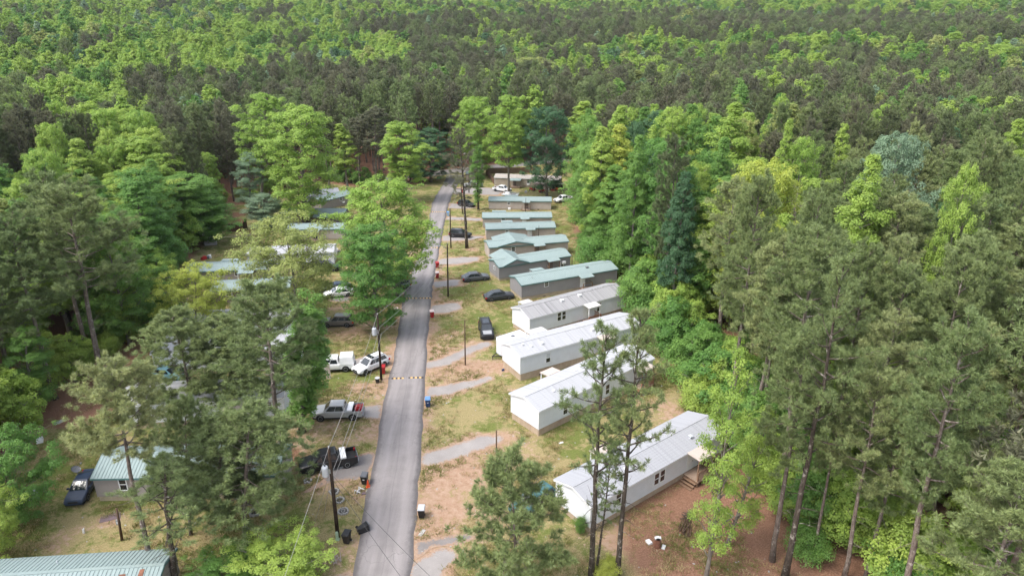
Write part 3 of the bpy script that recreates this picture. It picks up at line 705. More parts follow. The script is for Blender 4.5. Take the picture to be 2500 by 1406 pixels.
# ------------------------------------------------------------------ trees one can point to
random.seed(4)
def hero(key, base, top, wpx, mat, label, H=None, cat='tree'):
    if base is not None:
        b = U(*base); H = height_at(b, top[1]); d = ray(*top); lx = d[0]/d[1]*b[1]-b[0]
    else:
        b = U(top[0], top[1], H); lx = 0
    dep = b[1]*math.cos(TH)+(CAM_H-G(b)-H*0.7)*math.sin(TH)
    lx = max(-0.16*H, min(0.16*H, lx))
    return add_tree(key, b, H, wpx*dep/FPX if wpx else None, mat, label, lean=(lx, 0), cat=cat)
HERO = [
 # left edge pines
 ('pine_wide', (252, 929), (170, 458), 300, 'needle_olive', 'tall pine with pale bare trunk standing alone before the left forest edge'),
 ('pine_wide', (136, 974), (25, 535), 260, 'needle_olive', 'tall pine with dead side branches, left of the pale trunked pine'),
 ('pine_b', (43, 997), (-60, 580), 240, 'needle_olive', 'pine with trunk cut by the left picture edge'),
 ('pine_a', None, (102, 430), 170, 'needle_olive', 'round topped pine rising behind the left edge pines', 24),
 ('hard_airy', (85, 1015), (95, 800), 120, 'leaf_mid', 'leafy green tree at the foot of the left edge pines'),
 ('hard_open', (30, 1275), (50, 1052), 200, 'leaf_mid', 'bushy green tree on the lawn at the left picture edge'),
 ('hard_open', (-25, 1370), (-20, 1180), 170, 'leaf_spring', 'bright green bush cut by the lower left picture edge'),
 # left inner trees
 ('hard_open', (478, 835), (478, 655), 175, 'leaf_lime', 'small yellow green tree beside the dark brown home with teal roof'),
 ('hard_open', (735, 800), (690, 535), 250, 'leaf_olive', 'airy olive green tree in front of the long white home'),
 ('hard_c', (970, 722), (918, 440), 225, 'leaf_spring', 'large spreading yellow green tree overhanging the lane'),
 ('hard_b', (922, 815), (905, 545), 165, 'leaf_mid', 'dense mid green tree standing before the large spreading tree'),
 ('hard_column', (737, 1055), (757, 730), 105, 'leaf_mid', 'pine stem wrapped in green ivy beside the silver pickup'),
 ('pine_full', (486, 1015), (430, 770), 235, 'needle_olive', 'pine in front of the white home hidden by trees'),
 ('pine_full', (567, 1010), (541, 785), 215, 'needle_olive', 'pine in the middle of the left pine cluster'),
 ('pine_b', (687, 1135), (632, 705), 250, 'needle_olive', 'tallest pine of the left cluster, trunk in red litter'),
 ('pine_high', (378, 1412), (262, 908), 240, 'needle_light', 'pale yellow green pine leaning over the teal roofed home'),
 ('pine_full', (466, 1305), (440, 985), 190, 'needle_olive', 'pine with lichen grey branches beside the teal roofed home'),
 ('pine_full', (600, 1330), (590, 1005), 330, 'needle_olive', 'broad pine low in the left pine cluster above the stone ring'),
 ('pine_full', (530, 1262), (540, 1040), 260, 'needle_dark', 'darker pine inside the left pine cluster'),
 ('pine_full', (610, 1010), (600, 800), 200, 'needle_olive', 'pine between the tallest cluster pine and the white home'),
 ('pine_thin', (430, 1440), (400, 1120), 220, 'needle_olive', 'thin pine with bare grey twigs at the lower left'),
 ('hard_open', (680, 1450), (670, 1335), 240, 'leaf_spring', 'bright green bush at the bottom edge beside the lane'),
 ('hard_open', (560, 1450), (560, 1365), 180, 'leaf_mid', 'low green bush at the bottom edge under the pines'),
 # left back
 ('hard_b', (745, 548), (730, 255), 170, 'leaf_spring', 'tall bright tree with pale trunk behind the teal roofed homes'),
 ('hard_d', (640, 505), (645, 222), 110, 'leaf_spring', 'slim bright tree left of the tall pale trunked tree'),
 ('hard_airy', (612, 520), (610, 372), 80, 'leaf_silver', 'small silvery tree by the brown shed'),
 ('hard_airy', (640, 560), (640, 470), 100, 'leaf_silver', 'low silvery tree right of the brown shed'),
 ('hard_b', (470, 600), (430, 425), 190, 'leaf_mid', 'dense green tree above the grey shed'),
 ('hard_c', (500, 595), (490, 480), 150, 'leaf_mid', 'low spreading green tree overhanging the grey shed'),
 ('hard_a', (370, 700), (320, 440), 150, 'leaf_mid', 'tall green tree beside the pale trunked pine'),
 ('hard_e', (850, 470), (825, 300), 70, 'leaf_spring', 'small bright tree at the right of the tall pale trunked tree'),
 ('pine_c', (805, 470), (790, 290), 70, 'needle_dark', 'pine trunk standing before the dark wood behind the homes'),
 ('pine_a', (918, 460), (915, 268), 115, 'needle_brown', 'grey brown pine left of the lane end'),
 ('pine_c', (880, 455), (870, 290), 80, 'needle_brown', 'slim grey pine next to the grey brown pine'),
 ('hard_d', (990, 492), (988, 298), 110, 'leaf_spring', 'bright pointed tree by the far end of the lane'),
 ('hard_b', (1052, 445), (1050, 312), 100, 'leaf_dark', 'dark rounded tree overhanging the lane end'),
 # centre back
 ('pine_thin', (1140, 606), (1122, 318), 95, 'needle_brown', 'leaning grey pine with long pale trunk beside the lane'),
 ('hard_column', (1168, 512), (1163, 352), 34, 'leaf_mid', 'ivy wrapped slender tree by the black parked car'),
 ('hard_c', (1168, 432), (1155, 238), 115, 'leaf_spring', 'rounded bright tree behind the far end of the lane'),
 ('hard_d', (1243, 477), (1240, 230), 85, 'leaf_spring', 'slender tree in front of the farthest brown home'),
 ('hard_c', (1335, 480), (1340, 262), 125, 'leaf_dark', 'dark blue green tree standing over the farthest brown home'),
 ('hard_b', None, (1300, 140), 130, 'leaf_olive', 'broad olive yellow tree in the woods behind the park', 26),
 # right edge of the clearing
 ('hard_e', (1410, 470), (1425, 245), 105, 'leaf_spring', 'bright tree right of the dark blue green tree'),
 ('hard_a', None, (1420, 165), 100, 'leaf_spring', 'bright pointed tree behind the clearing beside the cream tree', 25),
 ('hard_c', None, (1490, 182), 75, 'leaf_olive', 'cream flowering round tree in the woods', 21),
 ('hard_e', None, (1555, 170), 90, 'leaf_olive', 'yellow green spire right of the cream tree', 25),
 ('hard_c', (1462, 605), (1462, 345), 160, 'leaf_mid', 'wide green tree beside the tan homes, right edge of the lawn'),
 ('hard_a', (1524, 600), (1522, 320), 110, 'leaf_mid', 'tall tree with slim pale trunk behind the grey teal roofed home'),
 ('hard_a', (1628, 742), (1655, 338), 175, 'leaf_mid', 'tallest green tree with dark trunk at the right forest edge'),
 ('hard_column', (1700, 800), (1705, 590), 75, 'leaf_mid', 'ivy covered trunk at the right forest edge'),
 ('hard_b', (1729, 782), (1830, 470), 205, 'leaf_spring', 'leaning light green tree with pale trunk at the right forest edge'),
 ('hard_c', None, (1880, 395), 200, 'leaf_lime', 'lime green tree top above the leaning light green tree', 24),
 ('hard_e', (1570, 700), (1585, 430), 90, 'leaf_mid', 'slim green tree between the wide tree and the tallest tree'),
 ('hard_a', None, (1790, 250), 150, 'leaf_spring', 'large bright double tree top rising from the pines', 28),
 ('hard_b', None, (1910, 237), 60, 'leaf_spring', 'small round bright tree top among the pines', 27),
 ('hard_e', None, (2000, 128), 55, 'leaf_spring', 'lone bright spire in the dark pines, upper right', 28),
 ('hard_a', None, (2135, 378), 170, 'leaf_spring', 'wide bright green tree top in front of the silver tree', 27),
 ('hard_b', None, (2370, 400), 100, 'leaf_spring', 'bright green tree top among right hand pines', 27),
 ('hard_c', None, (2200, 330), 160, 'leaf_silver', 'silvery blue green broad tree among the pines', 26),
 ('hard_a', None, (1925, 290), 75, 'leaf_spring', 'pale bright spire left of the silver tree', 28),
 ('hard_a', None, (2330, 80), 110, 'leaf_spring', 'large bright crown at the upper right', 25),
 ('hard_d', None, (1935, 620), 60, 'leaf_lime', 'lime sprout behind the right hand pines', 14),
 # foreground right
 ('pine_thin', (1443, 1412), (1478, 800), 200, 'needle_olive', 'thin dark trunked pine crossing the second white home'),
 ('pine_thin', (1505, 1412), (1562, 765), 190, 'needle_olive', 'thin pine beside it, trunk crossing the nearest white home'),
 ('pine_thin', (1455, 1400), (1497, 1085), 90, 'needle_olive', 'young thin pine between the two thin pine trunks'),
 ('pine_young', (1268, 1440), (1248, 1132), 270, 'needle_olive', 'young bushy pine in the yard beside the lane'),
 ('hard_airy', (1722, 1420), (1815, 850), 130, 'leaf_spring', 'slender airy bright tree in front of the wooden deck'),
 ('hard_airy', (1775, 1330), (1890, 990), 115, 'leaf_spring', 'second airy bright tree behind the slender one'),
 ('pine_a', (1885, 1368), (1975, 800), 200, 'needle_olive', 'pine with straight grey trunk in the red litter'),
 ('pine_thin', (1915, 1412), (2060, 640), 230, 'needle_olive', 'tall pine with lichen spotted trunk in the red litter'),
 ('pine_wide', (2060, 1412), (2155, 905), 260, 'needle_light', 'pale tufted pine at the lower right'),
 ('pine_b', (2112, 1412), (2235, 960), 200, 'needle_olive', 'pine with dark trunk behind the pale tufted pine'),
 ('pine_b', (2262, 1312), (2345, 930), 190, 'needle_olive', 'pine with bare crooked limbs at the lower right'),
 ('pine_a', (1985, 1368), (2080, 860), 120, 'needle_olive', 'slim pine between the lower right trunks'),
 ('pine_wide', (2440, 1480), (2500, 1100), 260, 'needle_light', 'pale pine cut by the lower right picture edge'),
 ('pine_b', (1830, 905), (1880, 640), 180, 'needle_olive', 'rounded olive pine at the forest edge behind the white homes'),
 ('pine_wide', (1890, 980), (1985, 690), 200, 'needle_light', 'pale rounded pine behind the airy bright trees'),
 ('sapling', (2250, 1440), (2270, 1290), 200, 'leaf_spring', 'bright green understorey bush at the lower right'),
 ('sapling', (2080, 1330), (2060, 1160), 140, 'leaf_spring', 'bright leafy sapling among the lower right trunks'),
 ('sapling', (1990, 1270), (1985, 1100), 130, 'leaf_mid', 'green sapling behind the straight grey trunk'),
 ('sapling', (1855, 1150), (1850, 960), 120, 'leaf_mid', 'green sapling right of the airy bright trees'),
 ('sapling', (1760, 1000), (1750, 850), 140, 'leaf_mid', 'green bush tree at the forest edge behind the deck'),
 ('shrub', (1480, 1412), (1480, 1370), 55, 'leaf_lime', 'small lime shrub between the two thin pine trunks'),
 ('shrub', (1417, 1300), (1417, 1262), 26, 'leaf_mid', 'small shrub at the corner of the nearest white home'),
 ('shrub', (1470, 660), (1470, 590), 110, 'leaf_mid', 'rounded shrub beside the grey teal roofed home'),
 ('shrub', (1510, 668), (1515, 602), 100, 'leaf_mid', 'second rounded shrub beside the grey teal roofed home'),
 ('shrub', (1560, 730), (1555, 668), 90, 'leaf_mid', 'low shrub at the forest edge by the red bare soil'),
 ('shrub', (1590, 790), (1580, 720), 100, 'leaf_mid', 'shrub behind the stained roof home'),
 ('shrub', (1640, 860), (1630, 790), 110, 'leaf_mid', 'shrub at the forest edge above the second white home'),
 ('shrub', (1690, 930), (1680, 860), 120, 'leaf_mid', 'shrub at the forest edge above the nearest white home'),
 ('shrub', (1730, 1005), (1722, 930), 110, 'leaf_spring', 'bright shrub behind the roof of the nearest white home'),
 ('bare', None, (1945, 465), 110, None, 'leafless grey tree among the right hand pines', 19),
 ('bare', None, (2112, 108), 65, None, 'leafless pinkish tree in the upper right woods', 23),
]
for k, (tx, ty, wp, key, mat) in enumerate([(1600, 268, 85, 'hard_a', 'leaf_spring'), (1765, 335, 80, 'hard_a', 'leaf_mid'), (1965, 335, 70, 'hard_b', 'leaf_spring'), (2060, 300, 60, 'hard_a', 'leaf_spring'), (2165, 255, 55, 'hard_b', 'leaf_spring'), (2250, 185, 70, 'hard_a', 'leaf_spring'),
        (2435, 235, 75, 'hard_b', 'leaf_spring'), (2485, 290, 80, 'hard_a', 'leaf_spring'), (1700, 182, 60, 'hard_a', 'leaf_spring'), (2445, 108, 70, 'hard_b', 'leaf_spring'), (1560, 330, 80, 'hard_a', 'leaf_mid'), (1845, 180, 50, 'hard_a', 'leaf_olive')]):
    HERO.append((key, None, (tx, ty), wp*1.35, mat, '%s treetop in the right pines, %s' % ('mid green' if mat == 'leaf_mid' else 'bright green', ['above the wide tree by the tan homes', 'right above the tallest green tree', 'right above the lime green tree top', 'between the pale spire and the silver tree', 'behind the silver tree', 'well behind the silver tree', 'right of the silver tree', 'at the right picture edge', 'far behind the large double tree', 'in the upper right corner', 'over the slim pale trunked tree', 'left of the lone bright spire'][k]), 25))
for h in HERO: hero(*h)

# ------------------------------------------------------------------ the woods around the park
def species(px, py):
    """share of pines in the stand, read off the photograph's stands"""
    def s(a, b, v): return float(sst(a, b, v))
    if py < 28: return 0.15
    if py < 78 and px > 1000: return 0.84
    if py < 78 and px > 860: return 0.5
    if py < 105 and px > 1450: return 0.15
    if py < 105 and px > 1050: return 0.35
    if px > 1600:
        if py < 200: return 0.5
        if px < 1950 and 240 < py < 700: return 0.55
        return 0.80
    if px < 1000 and py < 165: return 0.10
    if 360 < px < 1200 and py < 350: return 0.88
    if px >= 1200 and py < 120: return 0.4
    if px >= 1200 and py < 230: return 0.6
    if px >= 1200: return 0.3
    if px < 360 and py < 440: return 0.22
    if px < 600 and py < 460: return 0.25
    return 0.35
rng = np.random.default_rng(9)
fill = []
y = 34.0
while y < 1500:
    cell = 5.7 if y < 260 else (6.8 if y < 420 else (8.2 if y < 700 else 10.0))
    half = 0.80*y+26
    for x in np.arange(-half, half, cell):
        fill.append((x+rng.uniform(-.42, .42)*cell, y+rng.uniform(-.42, .42)*cell, cell))
    y += cell*0.95
fill = np.array(fill)
keep = ~in_poly(fill[:, 0], fill[:, 1], CLEAR)
keep &= seg_dist(fill[:, 0], fill[:, 1], CROSS) > 5.0
keep &= ~((fill[:, 1] < 46) & (fill[:, 0] < 24))
keep &= (seg_dist(fill[:, 0], fill[:, 1], CLEAR+[CLEAR[0]]) > 1.5)
for (x, y_, r) in PLACED:
    keep &= np.hypot(fill[:, 0]-x, fill[:, 1]-y_) > min(4.6, r*0.95)
fill = fill[keep]
cands = []
# stands: smooth random fields, so that kinds and heights come in patches
def field(x, y, sc, sd):
    r = np.random.default_rng(sd); f = np.zeros(len(x))
    for k in range(9):
        a = r.uniform(0, 6.283); w_ = sc*r.uniform(0.6, 2.2); f += np.sin((x*math.cos(a)+y*math.sin(a))*w_+r.uniform(0, 6.28))*r.uniform(0.5, 1)
    return f/f.std()
fu = 0.82*field(fill[:, 0], fill[:, 1], 0.055, 5)+0.57*rng.normal(size=len(fill))
fu = np.argsort(np.argsort(fu))/len(fu)
fh = field(fill[:, 0], fill[:, 1], 0.05, 6); ft = field(fill[:, 0], fill[:, 1], 0.04, 7)
for kk, (x, y_, cell) in enumerate(fill):
    z = float(gz(x, y_)); d = math.hypot(x, y_)
    px, py = proj(x, y_, z+22)
    p = species(float(px), float(py)); isp = fu[kk] < p
    H = rng.uniform(19.5, 26.5) if isp else rng.uniform(15.5, 25.5)
    H *= 1+0.07*max(-1.8, min(1.2, fh[kk]))*(1 if isp else 1.5)
    if y_ < 140 and x > 28: H *= 0.86
    cw = (rng.uniform(5.4, 7.8) if isp else rng.uniform(5.6, 11.0))*(cell/5.8)**0.6
    cands.append((d, x, y_, isp, H, cw, float(px), float(py), ft[kk]))
cands.sort()
# the blocked view: keep as separate trees those that show largest (nearest in view)
NEAR = {True: 215, False: 190}
far_pts = []
used = {True: 0, False: 0}
def words(n):
    n = max(0, min(100, n)); o = 'zero one two three four five six seven eight nine ten eleven twelve thirteen fourteen fifteen sixteen seventeen eighteen nineteen'.split()
    if n < 20: return o[n]
    return 'a hundred' if n == 100 else 'twenty thirty forty fifty sixty seventy eighty ninety'.split()[n//10-2]+('-'+o[n % 10] if n % 10 else '')
def place_words(x, y, z):
    px, py = proj(x, y, z)
    return ', top %s percent across, %s percent down the picture' % (words(round(float(px)/25)), words(round(float(py)/14.06)))
GRP_P = 'pines of the closed woods around the park'; GRP_H = 'broadleaf trees of the closed woods around the park'
for d, x, y_, isp, H, cw, px, py, tn in cands:
    inview = -60 < px < 2560 and py < 1480; z0 = float(gz(x, y_))
    if inview and used[isp] < NEAR[isp]:
        used[isp] += 1; r = rng.uniform()
        if isp:
            key = ('pine_a', 'pine_b', 'pine_c', 'pine_d')[int(rng.integers(4))]
            mat = None
            if px > 1700 and py > 330: mat = 'needle_olive' if r < 0.75 else 'needle_light'
            elif py < 360: mat = ('needle_dark', 'needle_brown', 'needle_olive')[int(r*3)]
            where = place_words(x, y_, z0+H)
            add_tree(key, (x, y_), H, cw, mat, {None: 'mixed green pine', 'needle_olive': 'olive green pine', 'needle_light': 'pale yellow green pine', 'needle_dark': 'dark green pine', 'needle_brown': 'grey brown pine'}[mat]+where, GRP_P)
        else:
            key = ('hard_a', 'hard_b', 'hard_c', 'hard_d', 'hard_a', 'hard_b', 'hard_e')[int(rng.integers(7))]
            if px < 620: r *= 0.8
            mat = 'leaf_spring' if r < 0.52 else ('leaf_mid' if r < 0.8 else ('leaf_olive' if r < 0.88 else ('leaf_dark' if r < 0.98 else 'leaf_lime')))
            where = place_words(x, y_, z0+H)
            add_tree(key, (x, y_), H, cw, mat, {'hard_a': 'tapering', 'hard_b': 'rounded', 'hard_c': 'broad', 'hard_d': 'open', 'hard_e': 'slim'}[key]+{'leaf_spring': ' bright green', 'leaf_mid': ' mid green', 'leaf_olive': ' olive yellow', 'leaf_dark': ' dark green', 'leaf_lime': ' lime green'}[mat]+' tree'+where, GRP_H)
    else:
        far_pts.append((x, y_, isp, H, cw, px, py, tn))
# undergrowth along the forest edge and between the trunks
ug = []
edge = CLEAR+[CLEAR[0]]
for (a, b) in zip(CLEAR[:-1], CLEAR[1:]):
    n = int(np.linalg.norm(b-a)/3.2)
    t = (b-a)/np.linalg.norm(b-a); nn = np.array([-t[1], t[0]])
    for i in range(n):
        for k in range(2):
            p = a+(b-a)*(i+rng.uniform())/n; q = p+nn*rng.uniform(0.5, 7.0)
            if in_poly(np.array([q[0]]), np.array([q[1]]), CLEAR)[0]: q = p-nn*rng.uniform(0.5, 7)
            if in_poly(np.array([q[0]]), np.array([q[1]]), CLEAR)[0] or seg_dist(q[0], q[1], CROSS) < 5 or q[1] < 30: continue
            ug.append(q)
for k in range(90):          # understorey inside the right-hand woods
    a = U(rng.uniform(1640, 2500), rng.uniform(780, 1400))
    if not in_poly(np.array([a[0]]), np.array([a[1]]), CLEAR)[0] and (a[0] > 30 or a[1] > 62): ug.append(a)
for q in ug[:70]+ug[70:150:2]+ug[150:]:
    px, py = proj(q[0], q[1], G(q)+2)
    if not (-40 < px < 2540 and py < 1440) or (px < 420 and py > 1080): continue
    r = rng.uniform(); key = 'shrub' if r < 0.5 else 'sapling'
    H = rng.uniform(2, 4.5) if key == 'shrub' else rng.uniform(4.5, 9)
    add_tree(key, q, H, H*rng.uniform(0.8, 1.2) if key == 'shrub' else H*rng.uniform(.55, .75), ('leaf_mid', 'leaf_spring', 'leaf_mid', 'leaf_spring')[int(rng.integers(4))],
             ('low leafy shrub' if key == 'shrub' else 'leafy sapling')+place_words(q[0], q[1], G(q)+H), 'undergrowth along the forest edge', cat='shrub')
# ---- the far woods: one mass, instanced
def far_forest():
    lib = bpy.data.collections.new('far_tree_library')        # not linked to the scene
    protos = []
    def addp(wd_built, leafs):
        wd, (V, F, tint), wood = wd_built
        for lf in leafs:
            me = np_mesh('far_tree', V, F, lf, tint)
            o = bpy.data.objects.new('far_tree_%s' % chr(97+len(protos)), None)
            # trunk and crown in one mesh, two materials
            tm = wd.v; nv = len(V)
            allv = np.vstack([V, np.array(wd.v)]); mesh = bpy.data.meshes.new('far_tree')
            faces = [tuple(q) for q in F]+[tuple(i+nv for i in f) for f in wd.f]
            mesh.from_pydata(allv.tolist(), [], faces)
            mesh.materials.append(MATS[lf]); mesh.materials.append(MATS[wood])
            mi = np.zeros(len(faces), np.int32); mi[len(F):] = 1; mesh.polygons.foreach_set('material_index', mi)
            at = mesh.attributes.new('tint', 'FLOAT', 'FACE'); at.data.foreach_set('value', np.concatenate([tint, np.full(len(wd.f), .5)]).astype(np.float32))
            bpy.data.meshes.remove(me); bpy.data.objects.remove(o)
            o = bpy.data.objects.new('far_tree_%s' % chr(97+len(protos)), mesh); lib.objects.link(o); protos.append(o)
    addp(make_pine(31, 24, 7.5, 0.55, 420, 18, 0.6, 0.14, dead=1, env=260), ['needle_dark', 'needle_brown', 'needle_olive'])
    addp(make_pine(32, 24, 7.0, 0.48, 420, 18, 0.6, 0.14, dead=1, env=260), ['needle_dark', 'needle_brown', 'needle_olive'])
    addp(make_hardwood(33, 22, 8.5, 0.18, 'cone', 5200, 0.62, 26), ['leaf_spring', 'leaf_mid', 'leaf_silver'])
    addp(make_hardwood(34, 22, 9.0, 0.22, 'oval', 5200, 0.62, 26), ['leaf_spring', 'leaf_mid', 'leaf_olive'])
    addp(make_hardwood(35, 20, 10.0, 0.2, 'broad', 5600, 0.62, 28), ['leaf_spring', 'leaf_mid', 'leaf_dark'])
    n = len(far_pts); co = np.zeros((n, 3)); idx = np.zeros(n, np.int32); rot = np.zeros((n, 3)); scl = np.zeros((n, 3))
    r = np.random.default_rng(3)
    for i, (x, y_, isp, H, cw, px, py, tn) in enumerate(far_pts):
        co[i] = (x, y_, float(gz(x, y_))-0.1); rot[i] = (0, 0, r.uniform(0, 6.28))
        if isp:
            idx[i] = int(r.integers(6)); h0, c0 = 24, 7.2
            if px > 1700 and py > 250 and r.uniform() < .6: idx[i] = (2, 5)[int(r.integers(2))]
        else:
            u = r.uniform(); f = int(r.integers(3))
            u += 0.22*tn; m = 0 if u < 0.62 else (1 if u < 0.95 else 2)
            idx[i] = 6+3*f+m; h0, c0 = 22, 9
        scl[i] = (cw/c0, cw/c0, H/h0)
    me = bpy.data.meshes.new('woods'); me.vertices.add(n); me.vertices.foreach_set('co', co.astype(np.float32).ravel())
    a = me.attributes.new('proto', 'INT', 'POINT'); a.data.foreach_set('value', idx)
    a = me.attributes.new('rot', 'FLOAT_VECTOR', 'POINT'); a.data.foreach_set('vector', rot.astype(np.float32).ravel())
    a = me.attributes.new('scl', 'FLOAT_VECTOR', 'POINT'); a.data.foreach_set('vector', scl.astype(np.float32).ravel())
    o = place('woods', me); tag(o, 'mixed pine and broadleaf woods covering the hills to the skyline', 'forest', kind='stuff')
    scatter(o, lib); print('woods', n, 'near', used)
def scatter(o, lib):
    ng = bpy.data.node_groups.new('scatter_'+o.name, 'GeometryNodeTree')
    ng.interface.new_socket('Geometry', in_out='INPUT', socket_type='NodeSocketGeometry'); ng.interface.new_socket('Geometry', in_out='OUTPUT', socket_type='NodeSocketGeometry')
    gi = ng.nodes.new('NodeGroupInput'); go = ng.nodes.new('NodeGroupOutput'); ip = ng.nodes.new('GeometryNodeInstanceOnPoints'); ci = ng.nodes.new('GeometryNodeCollectionInfo')
    ci.inputs['Collection'].default_value = lib; ci.inputs['Separate Children'].default_value = True; ci.inputs['Reset Children'].default_value = True
    def na(nm, dt):
        q = ng.nodes.new('GeometryNodeInputNamedAttribute'); q.data_type = dt; q.inputs['Name'].default_value = nm; return q.outputs['Attribute']
    L = ng.links.new
    L(gi.outputs[0], ip.inputs['Points']); L(ci.outputs[0], ip.inputs['Instance']); ip.inputs['Pick Instance'].default_value = True
    L(na('proto', 'INT'), ip.inputs['Instance Index']); L(na('rot', 'FLOAT_VECTOR'), ip.inputs['Rotation']); L(na('scl', 'FLOAT_VECTOR'), ip.inputs['Scale'])
    L(ip.outputs[0], go.inputs[0])
    m = o.modifiers.new('scatter', 'NODES'); m.node_group = ng
far_forest()
# ------------------------------------------------------------------ mobile homes
def frame_of(a, b):
    d = b-a; L = float(np.linalg.norm(d)); return L, math.atan2(d[1], d[0])
class Home:
    def __init__(s, name, label, A, B, zA=0.0, W=4.3, skirt=0.7, wall=2.35, rise=0.62, siding='white_siding', skirtmat='tan_skirt', roof='shingle', roofmat='roof_shingle', trim='white_trim', L=None, over=0.15, endflip=1, laps=0.2):
        a = U(*A, zA); b = U(*B, zA)
        s.L, s.ang = frame_of(a, b)
        if L is not None:
            if L < 0: a = b+(a-b)/s.L*(-L); s.L = -L          # keep the right end
            else: s.L = L
        s.siding = siding; s.a = a; s.W = W; s.sk = skirt; s.wl = wall; s.rise = rise; s.over = over; s.trim = trim; s.roofmat = roofmat
        s.u = np.array([math.cos(s.ang), math.sin(s.ang)]); s.v = np.array([-s.u[1], s.u[0]])
        mid = a+s.u*s.L/2+s.v*W/2; s.z0 = min(G(a), G(a+s.u*s.L), G(mid))
        s.e = thing(name, label, 'mobile home', (a[0], a[1], s.z0), s.ang)
        HOMES_XY.append([a-s.u*.3-s.v*.3, a+s.u*(s.L+.3)-s.v*.3, a+s.u*(s.L+.3)+s.v*(W+.3), a-s.u*.3+s.v*(W+.3)])
        L, W = s.L, W; z1 = skirt; z2 = skirt+wall; s.ez = z2
        m = MB(); m.box(0.06, L-0.06, 0.06, W-0.06, -0.4, z1+0.02)
        x = 0.3
        while x < L-0.3: m.box(x, x+0.05, 0.035, 0.0585, -0.3, z1); m.box(x, x+.05, W-.0585, W-.035, -.3, z1); x += 0.42
        y = 0.3
        while y < W-0.3: m.box(0.035, 0.0585, y, y+0.05, -0.3, z1); m.box(L-.0585, L-.035, y, y+.05, -.3, z1); y += 0.42
        m.obj('skirting', skirtmat, s.e)
        m = MB(); n = max(3, int(wall/laps)); h = wall/n           # lap siding, each course leaning out at its foot
        for k in range(n):
            zb, zt = z1+k*h, z1+(k+1)*h; o = 0.016
            lo = [(-o, -o, zb), (L+o, -o, zb), (L+o, W+o, zb), (-o, W+o, zb)]; hi = [(0, 0, zt), (L, 0, zt), (L, W, zt), (0, W, zt)]
            for i in range(4): m.quad(lo[i], lo[(i+1) % 4], hi[(i+1) % 4], hi[i])
            if k:
                pr = [(0, 0, zb), (L, 0, zb), (L, W, zb), (0, W, zb)]
                for i in range(4): m.quad(pr[i], pr[(i+1) % 4], lo[(i+1) % 4], lo[i])
        for xx in (0, L): m.poly([(xx, 0, z2), (xx, W, z2), (xx, W/2, z2+rise)])
        m.obj('wall', siding, s.e)
        for (cx, cy) in ((0, 0), (L, 0), (L, W), (0, W)):
            MB().box(cx-0.035, cx+0.035, cy-0.035, cy+0.035, z1-0.02, z2).obj('corner_trim', trim if 'teal' not in trim else siding, s.e)
        s.make_roof(roof)
    def pt(s, t, v, z): return (t, v, z)
    def slope(s, v):        # roof surface height at v
        W = s.W; return s.ez+s.rise*(1-abs(v-W/2)/(W/2))
    def make_roof(s, kind):
        L, W, o = s.L, s.W, s.over; k = s.rise/(W/2); z2 = s.ez+0.03; th = 0.07
        m = MB(); vb = 0.22
        for sg in (0, 1):
            v0 = -vb if sg == 0 else W+vb; ze = z2-k*vb; zr = z2+s.rise; vm = W/2
            p = [(-o, v0, ze), (L+o, v0, ze), (L+o, vm, zr), (-o, vm, zr)]
            m.hexa([(a, b, c) for a, b, c in p]+[(a, b, c+th) for a, b, c in p])
        s.roof = m.obj('roof', s.roofmat if kind != 'metal' else s.roofmat, s.e)
        MB().box(-o-0.01, L+o+0.01, W/2-0.14, W/2+0.14, z2+s.rise+th-0.02, z2+s.rise+th+0.035).obj('ridge_cap', s.roofmat, s.roof)
        for v0 in (-vb-0.03, W+vb+0.002): MB().box(-o, L+o, v0, v0+0.028, z2-k*vb-0.10, z2-k*vb+0.05).obj('fascia', s.trim, s.roof)
        for xx in (-o-0.03, L+o+0.002):
            m = MB()
            for sg in (0, 1):
                v0 = -vb if sg == 0 else W+vb
                p = [(xx, v0, z2-k*vb-0.10), (xx+0.028, v0, z2-k*vb-0.10), (xx+0.028, W/2, z2+s.rise-0.10), (xx, W/2, z2+s.rise-0.10)]
                m.hexa(p+[(a, b, c+0.16) for a, b, c in p])
            m.obj('gable_trim', s.trim, s.roof)
        ln = math.hypot(W/2+vb, k*(W/2+vb)); ang = math.atan(k)
        if kind == 'metal':                       # separate ribbed sheets
            n = max(4, round((L+2*o)/0.92)); pw = (L+2*o)/n
            mm = MB(); mm.box(0.004, pw-0.004, 0, ln, 0, 0.012)
            for r in (0.02, pw/3, 2*pw/3): mm.hexa([(r-.005, 0, .012), (r+.055, 0, .012), (r+.055, ln, .012), (r-.005, ln, .012), (r+.01, 0, .05), (r+.04, 0, .05), (r+.04, ln, .05), (r+.01, ln, .05)])
            me = mm.mesh('roof_sheet', s.roofmat)
            for i in range(n):
                q = place('roof_sheet', me, s.roof, (-o+i*pw, -vb-0.02, z2-k*vb+th+0.006)); q.rotation_euler = (ang, 0, 0)
                q = place('roof_sheet', me, s.roof, (-o+(i+1)*pw, W+vb+0.02, z2-k*vb+th+0.006)); q.rotation_euler = (ang, 0, math.pi)
        else:                                     # shingle courses as strips
            n = 9; me = None
            for i in range(n):
                mm = MB(); d = ln/n; mm.hexa([(0, 0, 0.004), (L+2*o, 0, 0.004), (L+2*o, d*1.02, 0.002), (0, d*1.02, 0.002), (0, 0, 0.022), (L+2*o, 0, 0.022), (L+2*o, d*1.02, 0.012), (0, d*1.02, 0.012)])
                me = me or mm.mesh('roof_course', s.roofmat)
                for sg in (0, 1):
                    yy = math.cos(ang)*d*i; zz = math.sin(ang)*d*i
                    q = place('roof_course', me, s.roof, (-o if sg == 0 else L+o, (-vb-0.02+yy) if sg == 0 else (W+vb+0.02-yy), z2-k*vb+th+zz)); q.rotation_euler = (ang, 0, 0 if sg == 0 else math.pi)
